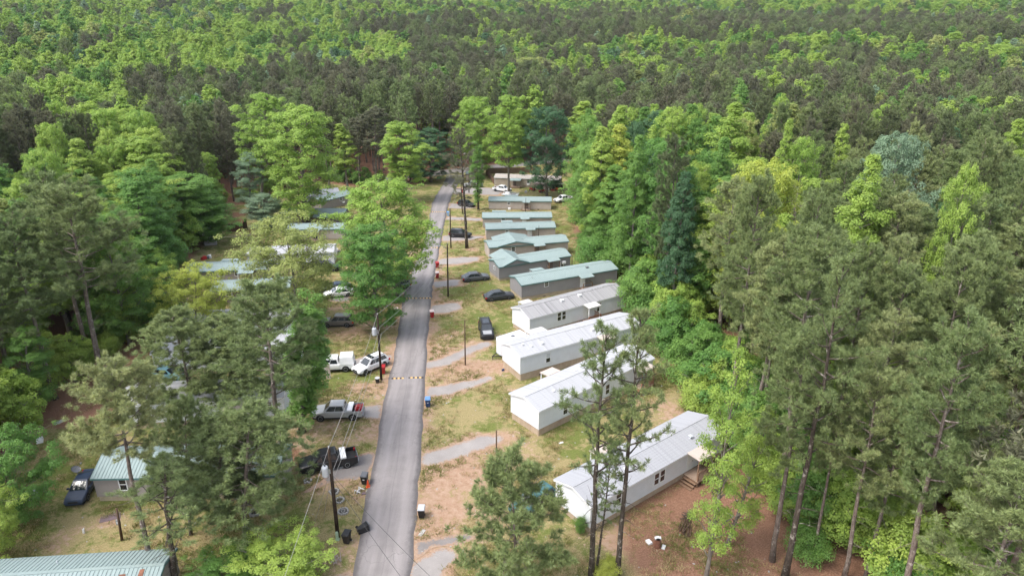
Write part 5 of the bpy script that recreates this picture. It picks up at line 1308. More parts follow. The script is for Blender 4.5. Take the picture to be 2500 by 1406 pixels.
def whitehood(e, S, P):
    L = S['L']/2; c1 = S['cab'][1]; W = S['W']/2
    MB().hexa([(c1+.03, -W*.66, S['hood']+.02), (L-.22, -W*.6, S['nose']+.09), (L-.22, W*.6, S['nose']+.09), (c1+.03, W*.66, S['hood']+.02), (c1+.03, -W*.66, S['hood']+.045), (L-.22, -W*.6, S['nose']+.125), (L-.22, W*.6, S['nose']+.125), (c1+.03, W*.66, S['hood']+.045)]).obj('hood', 'paint_silver', e)
    rails(e, S, P)
# right side of the lane
car('sedan', 'charcoal', 'charcoal sedan parked on the grass before the dark grey home', (1218, 730), heading((1191, 729), (1247, 723)))
car('sedan', 'grey', 'silver grey sedan on the pad below the dark grey cross gabled home', (1161, 684), heading((1135, 684), (1188, 679)))
car('suv', 'black', 'black and silver off-road vehicle facing the camera beside the cargo trailer', (1187, 815), heading((1182, 795), (1190, 826)), extra=whitehood)
car('suv', 'black', 'black sport utility car on the pad by the leaning grey pine', (1124, 579), heading((1103, 578), (1146, 580)), extra=rails)
car('wagon', 'black', 'black car parked beside the ivy wrapped slender tree', (1139, 504), heading((1119, 501), (1160, 506)))
car('pickup', 'white', 'white pickup in front of the farthest beige home', (1226, 468), heading((1205, 465), (1247, 470)), 'pickup', 'pickup_truck')
car('pickup', 'silver', 'pale grey pickup near the end of the lane', (1155, 457), heading((1170, 457), (1142, 458)), 'pickup', 'pickup_truck')
car('pickup', 'white', 'white pickup half hidden by trees at the right of the far lawn', (1376, 493), heading((1392, 489), (1362, 493)), 'pickup', 'pickup_truck')
car('wagon', 'teal', 'dark teal car half hidden behind the young pine', (1302, 1236), heading((1335, 1213), (1275, 1250)))
# left side of the lane
car('pickup', 'black', 'black pickup with a white toolbox in its open bed', (803, 1138), heading((850, 1123), (752, 1142)), 'pickup', 'pickup_truck', extra=toolbox())
car('pickup', 'silver', 'silver pickup with a red load in its bed', (826, 1017), heading((870, 1017), (785, 1020)), 'pickup', 'pickup_truck', extra=toolbox(load='red_plastic'))
car('pickup', 'white', 'white pickup with a camper shell', (812, 902), heading((853, 900), (775, 905)), 'pickup', 'pickup_truck', extra=camper)
car('wagon', 'white', 'white wagon parked beside the lane with its nose on the grass', (906, 900), heading((938, 882), (878, 908)), extra=roofbox)
car('wagon', 'bronze', 'grey brown crossover parked on bare red ground', (826, 794), heading((856, 794), (797, 795)))
car('sedan', 'white', 'white sedan under the dense mid green tree', (828, 723), heading((852, 720), (800, 725)))
car('sedan', 'navy', 'dark blue sedan behind the white sedan', (822, 710), heading((846, 707), (800, 711)))
car('suv', 'black', 'black sport utility car behind the airy olive tree', (798, 660), heading((776, 660), (822, 660)))
car('sedan', 'charcoal', 'dark car with red tail lights at the edge of the lane', (979, 696), heading((984, 700), (962, 686)))
car('sedan', 'navy', 'dark blue car parked against the grey teal roofed home', (207, 1199), heading((222, 1165), (190, 1215)))
car('sedan', 'aqua', 'pale aqua car behind the left pine cluster', (412, 922), heading((395, 920), (432, 924)))
# enclosed white cargo trailer
b = U(1252, 862); hd = heading((1232, 862), (1282, 846))
e = thing('cargo_trailer', 'small white enclosed cargo trailer with rounded nose', 'trailer', (b[0], b[1], G(b)+.02), hd)
MB().hexa([(-1.9, -1.0, .5), (1.9, -1.0, .5), (1.9, 1.0, .5), (-1.9, 1.0, .5), (-1.9, -1.0, 2.45), (1.9, -1.0, 2.45), (1.9, 1.0, 2.45), (-1.9, 1.0, 2.45)]).poly([(-1.9, -1.0, .5), (-2.25, -.55, .5), (-2.25, -.55, 2.35), (-1.9, -1.0, 2.45)]).poly([(-2.25, -.55, .5), (-2.25, .55, .5), (-2.25, .55, 2.35), (-2.25, -.55, 2.35)]).poly([(-2.25, .55, .5), (-1.9, 1.0, .5), (-1.9, 1.0, 2.45), (-2.25, .55, 2.35)]).poly([(-1.9, -1.0, 2.45), (-2.25, -.55, 2.35), (-2.25, .55, 2.35), (-1.9, 1.0, 2.45)]).obj('body', 'white_siding', e)
MB().box(-1.95, 1.95, -1.03, -1.0, 2.38, 2.5).box(-1.95, 1.95, 1.0, 1.03, 2.38, 2.5).obj('roof_trim', 'galv_light', e)
MB().box(-.2, .2, -.2, .2, 2.45, 2.54).obj('roof_vent', 'dark_lid', e)
MB().bar((-2.2, -.5, .5), (-3.3, 0, .48), .09).bar((-2.2, .5, .5), (-3.3, 0, .48), .09).bar((-3.2, 0, .48), (-3.2, 0, 0), .07).obj('drawbar', 'underbody', e)
tm, rm = wheel_meshes(.33, .22)
for y in (-.95, .95):
    w_ = place('wheel', tm, e, (.1, y, .31)); place('rim', rm, w_); MB().box(-.35, .55, y-.12, y+.12, .66, .72).obj('fender', 'galv_light', e)
# flat utility trailer by the far white pickup
b = U(1246, 480); e = thing('utility_trailer', 'low white utility trailer with clutter beside the far white pickup', 'trailer', (b[0], b[1], G(b)+.02), heading((1228, 478), (1266, 480)))
MB().box(-2.2, 2.2, -1, 1, .5, .62).obj('bed', 'galv_light', e)
for y in (-1, 1): MB().bar((-2.2, y, .95), (2.2, y, .95), .06).bar((-2.2, y, .6), (-2.2, y, .95), .06).bar((2.2, y, .6), (2.2, y, .95), .06).obj('side_rail', 'white_trim', e)
MB().box(-1.4, -.2, -.6, .6, .63, 1.1).obj('crate', 'white_plastic', e); MB().box(.3, 1.6, -.7, .5, .63, .95).obj('load', 'dark_lid', e)
for y in (-1.05, 1.05): w_ = place('wheel', tm, e, (0, y, .33)); place('rim', rm, w_)
MB().bar((2.2, 0, .55), (3.3, 0, .5), .09).obj('drawbar', 'underbody', e)
# red lawn tractors near the farthest home
def mower(px, mat, label, rz):
    b = U(*px); e = thing('lawn_tractor', label, 'lawn tractor', (b[0], b[1], G(b)+.02), rz)
    MB().hexa([(0, -.3, .4), (.95, -.27, .4), (.95, .27, .4), (0, .3, .4), (.05, -.28, .85), (.85, -.22, .78), (.85, .22, .78), (.05, .28, .85)]).obj('hood', mat, e)
    MB().box(-.75, .05, -.48, .48, .38, .52).obj('deck', mat, e); MB().box(-.55, -.1, -.25, .25, .52, .64).box(-.65, -.55, -.25, .25, .6, 1.0).obj('seat', 'black_plastic', e)
    MB().tube([(.05, 0, .8), (-.15, 0, 1.02)], .03, 6).lathe([(.17, 1.02), (.17, 1.05)], 10, (-.15, 0, 0)).obj('steering_wheel', 'black_plastic', e)
    a, r = wheel_meshes(.26, .22); a2, r2 = wheel_meshes(.19, .14)
    for y in (-.48, .48): w_ = place('wheel', a, e, (-.45, y, .25)); place('rim', r, w_); w_ = place('wheel', a2, e, (.7, y*.9, .18)); place('rim', r2, w_)
mower((1300, 466), 'red_plastic', 'red lawn tractor beside the porch of the farthest home', 2.6)
mower((1322, 470), 'red_plastic', 'red lawn tractor by the dark blue green tree trunk', 0.4)
mower((1362, 466), 'orange_plastic', 'orange lawn tractor right of the farthest home', 3.0)
# ------------------------------------------------------------------ street furniture and yard things
def bin_(px, mat, lidmat, label, rz=0.0, tip=False, sc=1.0, marks=None):
    b = U(*px); e = thing('wheelie_bin', label, 'trash bin', (b[0], b[1], G(b)+.03), rz); e.scale = (sc,)*3
    if tip: e.rotation_euler = (math.radians(86), 0, rz); e.location.z += .30*sc
    MB().hexa([(-.22, -.24, .06), (.22, -.24, .06), (.22, .22, .06), (-.22, .22, .06), (-.30, -.36, 1.0), (.30, -.36, 1.0), (.30, .34, 1.0), (-.30, .34, 1.0)]).obj('bin_body', mat, e)
    MB().hexa([(-.33, -.40, 1.0), (.33, -.40, 1.0), (.33, .38, 1.0), (-.33, .38, 1.0), (-.26, -.34, 1.09), (.26, -.34, 1.09), (.28, .36, 1.11), (-.28, .36, 1.11)]).obj('lid', lidmat, e)
    MB().bar((-.28, .42, .98), (.28, .42, .98), .04).obj('handle', mat, e)
    for x in (-.25, .25): MB().lathe([(.12, -.03), (.12, .03)], 12, (x, .24, .12), 'x').obj('wheel', 'tyre', e)
    if marks: MB().box(-.1, .1, -.318, -.312, .60, .78).obj('sticker', 'litter_white', e)
bin_((1030, 1262), 'black_plastic', 'lid_grey', 'black bin with pale grey lid at the right edge of the lane')
bin_((1045, 992), 'blue_plastic', 'blue_lid', 'dark blue bin with light blue lid at the right edge of the lane', 0.1, marks=True)
bin_((1055, 775), 'red_plastic', 'lid_pale', 'red bin by the pad below the charcoal sedan', .2)
bin_((1068, 679), 'red_plastic', 'lid_pale', 'red bin nearer the camera of the pair by the silver sedan pad', .1)
bin_((1068, 654), 'red_plastic', 'red_plastic', 'red bin farther from the camera of the pair by the silver sedan pad', .3)
bin_((1094, 528), 'paleblue_plastic', 'blue_lid', 'pale blue bin far along the right edge of the lane')
bin_((1128, 472), 'red_plastic', 'red_plastic', 'red bin at the far end of the lane')
bin_((994, 684), 'red_plastic', 'red_plastic', 'red bin under the large spreading tree')
bin_((968, 769), 'red_plastic', 'lid_pale', 'red bin at the left edge of the lane past the second utility pole', .2)
bin_((936, 912), 'red_plastic', 'red_plastic', 'red bin beside the second utility pole', .1)
bin_((891, 1180), 'black_plastic', 'dark_lid', 'black bin next to the orange traffic cone', -.1, marks=True)
bin_((848, 1324), 'black_plastic', 'black_plastic', 'upright black bin at the foot of the near utility pole', -.2)
bin_((872, 1304), 'black_plastic', 'dark_lid', 'toppled black bin lying behind the upright one', math.radians(125), tip=True)
# bucket
b = U(922, 934); e = thing('bucket', 'small black bucket beside the second utility pole', 'bucket', (b[0], b[1], G(b)+.02))
MB().lathe([(.22, 0), (.28, .62), (.25, .62), (.20, .1)], 14).obj('pail', 'black_plastic', e); MB().lathe([(.30, .62), (.30, .66), (.2, .68)], 14).obj('rim', 'lid_grey', e)
# cone
b = U(899, 1188); e = thing('traffic_cone', 'orange traffic cone beside a black bin', 'traffic cone', (b[0], b[1], G(b)+.02))
MB().lathe([(.16, .03), (.05, .70), (.03, .71)], 16).obj('cone_body', 'orange_plastic', e); MB().box(-.2, .2, -.2, .2, 0, .035).obj('base', 'orange_plastic', e)
# white plastic chair lying over
def chair(px, label, rz, tilt=0.0):
    b = U(*px); e = thing('garden_chair', label, 'chair', (b[0], b[1], G(b)+.05)); e.rotation_euler = (tilt, 0, rz)
    MB().box(-.26, .26, -.25, .25, .40, .44).obj('seat', 'white_plastic', e)
    o = MB().hexa([(-.27, .22, .44), (.27, .22, .44), (.27, .27, .44), (-.27, .27, .44), (-.25, .36, .86), (.25, .36, .86), (.25, .40, .86), (-.25, .40, .86)]).obj('backrest', 'white_plastic', e)
    for x in (-.25, .25):
        for y in (-.23, .23): MB().bar((x, y, .42), (x*1.15, y*1.25, 0), .05).obj('leg', 'white_plastic', e)
        MB().bar((x*1.1, -.25, .64), (x*1.1, .30, .64), .06, .03).bar((x*1.1, -.24, .42), (x*1.1, -.24, .64), .04).obj('armrest', 'white_plastic', e)
chair((884, 1205), 'white plastic garden chair fallen on the grass by the lane', 1.1, math.radians(-78))
chair((193, 1214), 'white plastic garden chair in front of the dark blue car', 2.6)
# fire rings of blocks
def ring(px, R, n, bs, mat, label, inner=None, squash=1.0, jit=.04, layers=1, bh=.14):
    b = U(*px); e = thing('fire_ring', label, 'fire pit', (b[0], b[1], G(b)+.015)); me = MB().hexa([(-bs/2, -.08, 0), (bs/2, -.08, 0), (bs*.42, .08, 0), (-bs*.42, .08, 0), (-bs/2+.01, -.07, bh), (bs/2-.01, -.07, bh), (bs*.40, .07, bh), (-bs*.40, .07, bh)]).mesh('block', mat)
    rr = random.Random(int(px[0]))
    for l in range(layers):
        for i in range(n):
            a = 2*math.pi*(i+.5*(l % 2))/n+rr.uniform(-jit, jit); q = place('block', me, e, ((R+rr.uniform(-jit, jit))*math.cos(a), (R+rr.uniform(-jit, jit))*math.sin(a), l*bh), a+math.pi/2+rr.uniform(-.1, .1))
    MB().lathe([(R*.8, .0), (R*.7, .03), (.05, .06)], 16).obj('ash_bed', 'ash', e)
    if inner: MB().lathe([(inner, .03), (inner, .16), (inner*.75, .16), (inner*.75, .03)], 18).obj('inner_rim', 'pale_stone', e)
ring((816, 1201), .40, 10, .22, 'pale_stone', 'stone fire ring farthest from the camera of the three under the wires')
ring((829, 1222), .38, 11, .18, 'pale_stone', 'square block fire ring in the middle of the three under the wires')
ring((838, 1249), .44, 14, .17, 'pale_stone', 'double block fire ring nearest the camera with a round inner rim', inner=.2, layers=1)
ring((624, 1252), .48, 12, .24, 'pale_stone', 'pale stone ring under the left pines', bh=.22)
ring((751, 1174), .33, 8, .2, 'pale_stone', 'small broken stone ring beside the black pickup', jit=.12)
# speed bumps with striped blocks
def speed_bump(a, b_, label):
    p, q = U(*a), U(*b_); L = float(np.linalg.norm(q-p)); ang = math.atan2(q[1]-p[1], q[0]-p[0])
    e = thing('speed_bump', label, 'speed bump', (p[0], p[1], G((p+q)/2)+.085), ang, 'striped speed bumps across the lane')
    n = max(4, round(L/.26)); s = L/n; prof = [(-.17, 0), (-.10, .05), (0, .065), (.10, .05), (.17, 0)]
    m = MB()
    for i in range(4): (y0, z0), (y1, z1) = prof[i], prof[i+1]; m.quad((0, y0, z0), (s-.01, y0, z0), (s-.01, y1, z1), (0, y1, z1))
    m.poly([(0, y, z) for y, z in prof]); m.poly([(s-.01, y, z) for y, z in prof])
    ma, mb = m.mesh('segment', 'yellow_paint'), m.mesh('segment', 'bump_dark')
    for i in range(n): place('segment', ma if i % 2 else mb, e, (i*s, 0, 0))
speed_bump((956, 925), (986, 924.5), 'left half of the nearest striped speed bump')
speed_bump((997, 923.5), (1034, 922.5), 'right half of the nearest striped speed bump')
speed_bump((987, 730), (1018, 729.5), 'left half of the second striped speed bump')
speed_bump((1021, 729.5), (1052, 729), 'right half of the second striped speed bump')
speed_bump((1036, 606), (1072, 605.5), 'third striped speed bump, near the leaning grey pine')
speed_bump((1052, 518.5), (1091, 518), 'farthest striped speed bump, pale in the distance')
# ---- poles and wires
POLES = {}
def pole(key, base, top, label, r=.14, arm=None, transformer=False, mat='pole_wood', cat='utility pole', name='utility_pole', lamp=False):
    b = U(*base); H = height_at(b, top[1]); d = ray(*top); lx = max(-.35, min(.35, d[0]/d[1]*b[1]-b[0]))
    e = thing(name, label, cat, (b[0], b[1], G(b)-.1)); tp = Vector((lx, 0, H))
    MB().tube([(0, 0, 0), tp*.5, tp], [r, r*.88, r*.72], 10).obj('shaft', mat, e, True)
    POLES[key] = Vector((b[0]+lx, b[1], G(b)-.1+H))
    def at(z): return Vector((lx*z/H, 0, z))
    if transformer:
        z = H-2.2; t = MB().lathe([(.25, z-.45), (.27, z-.40), (.27, z+.38), (.22, z+.46), (.05, z+.48)], 16, (at(z).x-.45, -.12, 0)).obj('transformer', 'galv_light', e, False)
        MB().lathe([(.05, z+.48), (.07, z+.56), (.05, z+.62), (.06, z+.72)], 8, (at(z).x-.42, -.12, 0)).obj('bushing', 'dark_lid', t); MB().box(at(z).x-.22, at(z).x, -.16, -.08, z-.2, z+.2).obj('bracket', 'grey_metal', e)
    if arm: 
        for zz in arm: MB().lathe([(.03, 0), (.06, .06), (.04, .12), (.06, .18)], 8, (at(zz*H).x, 0, zz*H)).obj('insulator', 'lid_grey', e)
    if lamp:
        MB().tube([at(H*.9), at(H*.95)+Vector((-.8, 0, .2)), at(H*.95)+Vector((-1.3, 0, .15))], .03, 6).obj('lamp_arm', 'grey_metal', e); MB().lathe([(.05, .12), (.16, .05), (.14, -.06)], 12, (lx-1.35, 0, H*.95+.1)).obj('lamp_head', 'galv_light', e)
    return e
pole('near', (825, 1312), (802, 1090), 'near dark utility pole with a grey transformer, left of the lane', .17, arm=(.995, .72), transformer=True)
pole('second', (931, 927), (921, 765), 'second dark utility pole with a transformer beside the white wagon', .15, arm=(.99, .8), transformer=True)
pole('postA', (1212, 1168), (1212, 1048), 'bare brown post in the yard in front of the nearest white homes', .09, mat='post_wood', name='service_post', cat='pole')
pole('postB', (1136, 891), (1134.5, 780), 'bare brown post beside the pad below the cargo trailer', .09, mat='post_wood', name='service_post', cat='pole')
pole('p3', (1094, 724), (1092, 594), 'dark utility pole with a lamp beside the silver sedan', .13, lamp=True)
pole('p4', (1101, 606), (1098.5, 508), 'dark utility pole beside the black sport utility car', .13)
pole('p5', (1129, 522), (1125.5, 443), 'dark utility pole next to the ivy wrapped slender tree', .14)
pole('p6', (1145, 471), (1145, 370), 'tall dark utility pole at the far end of the lane', .14, lamp=True)
pole('s1', (1396, 661), (1397, 621), 'service mast behind the dark grey cross gabled home', .08, mat='post_wood', name='service_post', cat='pole')
pole('s2', (1314, 588), (1316, 550), 'service mast beside the tan home with white door', .07, name='service_post', cat='pole')
pole('s3', (1283, 520), (1284, 482), 'service mast in front of the farthest tan home', .07, name='service_post', cat='pole')
pole('s4', (555, 684), (555, 643), 'service mast in front of the tan home on the left', .07, name='service_post', cat='pole')
pole('s5', (298, 1318), (284, 1238), 'leaning wooden meter post on the lower left lawn', .12, mat='post_wood', name='service_post', cat='pole')
for k, (px, hh) in {'s5': ((296, 1300), .6)}.items():
    b = U(*px); e = thing('meter_box', 'grey meter box on the lower left lawn post', 'meter box', (b[0]+.12, b[1]-.2, G(b)+1.1)); MB().box(-.15, .15, -.1, .1, 0, .45).obj('case', 'grey_metal', e); MB().lathe([(.1, -.12), (.1, -.1)], 12, (0, 0, .25), 'y').obj('dial', 'lamp_glass', e)
def wire(p, q, label, sag=.6, r=.018, mat='wire', n=14):
    p, q = Vector(p), Vector(q); pts = [p.lerp(q, i/n)-Vector((0, 0, sag*4*(i/n)*(1-i/n))) for i in range(n+1)]
    o = MB().tube(pts, r, 5).obj('power_line', mat); tag(o, label, 'power line', 'power lines along the lane')
zz = Vector((0, 0, 1))
wire(POLES['near'], POLES['second'], 'upper wire between the two transformer poles', .5)
wire(POLES['near']-zz*2.2+Vector((.15, 0, 0)), POLES['second']-zz*1.8+Vector((.15, 0, 0)), 'middle wire between the two transformer poles', .6)
wire(POLES['near']-zz*2.6+Vector((.3, 0, 0)), POLES['second']-zz*2.6+Vector((.3, 0, 0)), 'lower wire between the two transformer poles', .7)
wire(POLES['second'], POLES['p3'], 'upper wire crossing the lane to the pole by the silver sedan', .7)
wire(POLES['second']-zz*1.8, POLES['p3']-zz*1.6, 'lower wire crossing the lane to the pole by the silver sedan', .8)
wire(POLES['second']-zz*2.8, POLES['p3']-zz*2.2, 'lowest wire crossing the lane to the pole by the silver sedan', .9)
wire(POLES['p3'], POLES['p4'], 'wire between the lamp pole and the next pole', .6)
wire(POLES['p4'], POLES['p5'], 'wire along the far right edge of the lane', .6)
wire(POLES['p5'], POLES['p6'], 'wire to the farthest pole of the lane', .4)
g1 = U(768, 1275)
wire(POLES['near']-zz*2.0, (g1[0], g1[1], G(g1)), 'guy wire running down to the left of the near pole', 0, .014)
g2 = U(790, 1262); wire(POLES['near']-zz*2.4, (g2[0], g2[1], G(g2)), 'second guy wire left of the near pole', 0, .014)
q = U(1120, 1460); wire(POLES['near']-zz*2.6, (q[0]+2, q[1]-6, 4.0), 'dark service wire crossing over the lane to the lower right', .4, .016, 'wire_dark')
wire(POLES['near']-zz*3.0, (q[0]+1, q[1]-8, 3.2), 'second dark service wire crossing over the lane', .5, .016, 'wire_dark')
wire(POLES['near'], (POLES['near'].x+2.5, -20, 9.5), 'upper wire leaving the near pole towards the viewer', .5, .014)
# pedestal, dish, slab, sheds, fence
b = U(824, 1317); e = thing('cable_pedestal', 'pale green utility pedestal at the foot of the near pole', 'utility box', (b[0], b[1], G(b)))
MB().lathe([(.14, 0), (.14, .75), (.10, .84), (.03, .86)], 12, squash=.8).obj('housing', 'green_box', e); MB().box(-.17, .17, -.14, .14, 0, .10).obj('base', 'green_box', e)
b = U(199, 1186); e = thing('satellite_dish', 'grey satellite dish on a pole beside the teal roofed home', 'satellite dish', (b[0], b[1], G(b)))
MB().tube([(0, 0, 0), (-.05, 0, 1.8)], .04, 8).obj('mast', 'grey_metal', e)
d_ = MB().lathe([(.05, 0), (.24, .03), (.38, .09), (.43, .12), (.43, .14), (.34, .09), (.05, .03)], 20, squash=.85).obj('reflector', 'dark_lid', e); d_.location = (-.1, 0, 1.85); d_.rotation_euler = (math.radians(15), math.radians(25), 0)
MB().bar((-.1, 0, 1.9), (.45, .1, 2.5), .03).box(.40, .52, .04, .16, 2.46, 2.58).obj('feed_arm', 'grey_metal', e)
b = U(803, 924); e = thing('marker_panel', 'tall beige panel standing in the grass before the white pickup', 'panel', (b[0], b[1], G(b)))
MB().box(-.26, .26, -.07, .07, -.1, 2.05).obj('board', 'awning_pink', e); MB().box(-.29, .29, -.09, .09, 2.05, 2.12).obj('cap', 'awning_white', e)
def shed(px, q, W, H, label, mat, roofm, doors=True):
    a, b = U(*px), U(*q); L, ang = frame_of(a, b); e = thing('garden_shed', label, 'shed', (a[0], a[1], min(G(a), G(b))), ang)
    MB().box(0, L, 0, W, -.2, H).poly([(0, 0, H), (0, W, H), (0, W/2, H+.5)]).poly([(L, 0, H), (L, W, H), (L, W/2, H+.5)]).obj('wall', mat, e)
    m = MB()
    for v in (-.15, W+.15):
        p = [(-.15, v, H-.07), (L+.15, v, H-.07), (L+.15, W/2, H+.52), (-.15, W/2, H+.52)]; m.hexa(p+[(x, y, z+.06) for x, y, z in p])
    m.obj('roof', roofm, e)
    if doors:
        for y in (W*.28, W*.72): MB().box(L, L+.03, y-W*.2, y+W*.2, .05, H-.15).obj('door', 'white_trim', e)
        for x in np.arange(.35, L-.1, .4): MB().box(x, x+.04, -.02, 0, 0, H-.05).obj('rib', mat, e)
    return e
shed((500, 600), (530, 598), 2.6, 2.1, 'small grey metal shed at the left edge of the lawn', 'shed_grey', 'roof_tan')
shed((556, 566), (594, 566), 3.0, 1.9, 'dark brown open shed with rusty roof under the trees', 'dark_brown_wood', 'rusty_metal', False)
shed((1138, 440), (1156, 441), 2.0, 2.0, 'small shed with pale teal roof behind the end of the lane', 'beige_siding', 'teal_metal', False)
def fence(a, b_, label, h=1.8):
    p, q = U(*a), U(*b_); L, ang = frame_of(p, q); e = thing('board_fence', label, 'fence', (p[0], p[1], G((p+q)/2)), ang)
    n = int(L/.3); me = MB().box(0, .275, -.012, .012, -.3, h).mesh('plank', 'fence_wood'); rr = random.Random(3)
    for i in range(n): place('plank', me, e, (i*.3, 0, rr.uniform(-.04, .03)))
    MB().box(0, L, .013, .06, .4, .5).box(0, L, .013, .06, 1.3, 1.4).obj('rail', 'fence_wood', e)
    for i in range(0, n, 8): MB().box(i*.3, i*.3+.1, .061, .16, -.3, h).obj('post', 'fence_wood', e)
fence((1186, 424), (1208, 452), 'brown board fence left of the farthest beige home')
fence((1186, 424), (1300, 422), 'brown board fence behind the farthest beige home')
# burn barrel, trash, brush pile, clutter
b = U(1604, 1334); e = thing('burn_barrel', 'rusty burn barrel heaped with pale trash in the red litter', 'barrel', (b[0], b[1], G(b)))
MB().lathe([(.29, 0), (.29, .28), (.305, .30), (.29, .32), (.29, .58), (.305, .60), (.29, .62), (.29, .88), (.27, .88), (.27, .5)], 18).obj('drum', 'rusty_metal', e)
for k in range(5): MB().box(-.16+.08*k-.1, -.16+.08*k+.1, -.15, .12, .8, .98+.04*(k % 3)).obj('trash', 'litter_white', e)
rr = random.Random(12)
def scrap(px, w, d, h, mat, label, rz=None, cat='debris', name='scrap'):
    b = U(*px); e = MB().hexa([(-w/2, -d/2, 0), (w/2, -d/2, 0), (w/2*.9, d/2, 0), (-w/2*.95, d/2, 0), (-w/2*.92, -d/2*.9, h), (w/2*.9, -d/2*.95, h*.8), (w/2*.85, d/2*.9, h), (-w/2*.9, d/2*.9, h*.7)]).obj(name, mat)
    e.location = (b[0], b[1], G(b)+.012); e.rotation_euler = (rr.uniform(-.05, .05), rr.uniform(-.05, .05), rr.uniform(0, 3) if rz is None else rz)
    tag(e, label, cat)
scrap((1584, 1324), .55, .4, .18, 'litter_white', 'white container lying left of the burn barrel', name='container')
scrap((1620, 1336), .5, .3, .12, 'litter_white', 'crumpled white sheet lying right of the burn barrel', name='plastic_sheet')
scrap((1515, 1322), .8, .06, .04, 'litter_white', 'thin white stick on the ground by the thin pines', .9, name='stick')
scrap((1516, 770), .9, .5, .14, 'cardboard', 'flat cardboard box on the soil behind the stained roof home', .3, name='cardboard_box')
scrap((1501, 779), .7, .5, .5, 'cardboard', 'cardboard box standing behind the stained roof home', .2, name='cardboard_box')
scrap((270, 1262), 1.7, 1.0, .03, 'tarp_purple', 'dark purple mat lying on the lower left lawn', .4, name='ground_mat')
scrap((205, 1300), .15, .15, .5, 'white_plastic', 'white pipe stub on the lower left lawn', name='pipe_stub')
scrap((98, 1078), .7, .6, .5, 'white_plastic', 'white tub at the left edge of the lawn', name='tub')
scrap((80, 1212), 1.3, .9, .5, 'lid_grey', 'grey covered pile beside the bushes at the left', name='covered_pile')
scrap((1370, 1081), .5, .22, .06, 'litter_white', 'white board scrap on the grass before the second white home', .4, name='board_scrap')
scrap((888, 1205), .4, .3, .1, 'tarp_purple', 'dark rag on the grass beside the fallen chair', name='rag')
scrap((1228, 905), .35, .15, .3, 'blue_plastic', 'small blue object at the corner of the white home', name='toy')
scrap((835, 1140), .7, .3, .05, 'litter_white', 'white scrap lying on the old drive by the black pickup', name='paper_scrap')
scrap((458, 1194), 1.0, .6, .7, 'tarp_blue', 'blue tarp at the front of the grey teal roofed home', name='tarp')
scrap((768, 716), .12, 1.3, 1.3, 'shed_grey', 'grey board leaning upright in the yard by the white sedan', .3, name='leaning_board')
scrap((1030, 1300), .9, .35, .02, 'concrete', 'pale broken slab at the lane edge', 1.2, name='broken_slab')
scrap((147, 1030), 1.2, .5, .12, 'shed_grey', 'grey boards lying at the left forest edge', 1.0, name='boards')
scrap((236, 914), .5, .3, .35, 'litter_white', 'white box on the forest floor behind the pale trunked pine', name='box')
scrap((640, 1102), .8, .4, .3, 'litter_white', 'white junk beside the tall cluster pine', name='junk')
for k, px in enumerate([(505, 632), (512, 630), (498, 634), (820, 615), (828, 620), (1338, 468), (1350, 466), (1284, 470), (1235, 855)]):
    scrap(px, rr.uniform(.5, 1.2), rr.uniform(.4, .8), rr.uniform(.4, .9), ('dark_lid', 'litter_white', 'red_plastic', 'shed_grey')[k % 4], ['pile of dark yard junk near the tan home on the left', 'white junk item at the left forest edge', 'red junk item at the left forest edge', 'grey junk by the end of the long white home', 'dark junk by the end of the long white home', 'white junk by the far screened porch', 'red junk item by the far screened porch', 'grey junk under the dark blue green tree', 'dark box by the nose of the cargo trailer'][k], name='yard_junk')
def branchpile(px, n, L, label, spread=.5, mat='post_wood', aim=None):
    b = U(*px); e = thing('brush_pile', label, 'brush pile', (b[0], b[1], G(b)))
    for i in range(n):
        a = (aim if aim is not None else rr.uniform(0, 3.1))+rr.uniform(-.3, .3); c = Vector((rr.uniform(-spread, spread), rr.uniform(-spread, spread), rr.uniform(.05, .35))); d = Vector((math.cos(a), math.sin(a), rr.uniform(-.08, .12)))*L*rr.uniform(.6, 1.1)/2
        MB().tube([c-d, c+Vector((rr.uniform(-.08, .08), rr.uniform(-.08, .08), 0)), c+d], [.05, .04, .02], 5).obj('branch', mat, e)
branchpile((1672, 1285), 16, 2.6, 'pile of cut branches in the red litter before the deck', .45, aim=1.15)
branchpile((1680, 1262), 14, 1.1, 'dark heap of twigs behind the cut branches', .35, mat='bark_dark')
branchpile((822, 1365), 7, 1.3, 'pale sticks lying beside the lane at the bottom', .4, mat='dead_wood')
branchpile((185, 905), 16, 4.5, 'fallen grey branches under the left edge pines', 1.2, mat='dead_wood')
branchpile((690, 1090), 12, 1.8, 'scattered boards and sticks in the red litter by the silver pickup', .9, mat='dead_wood')
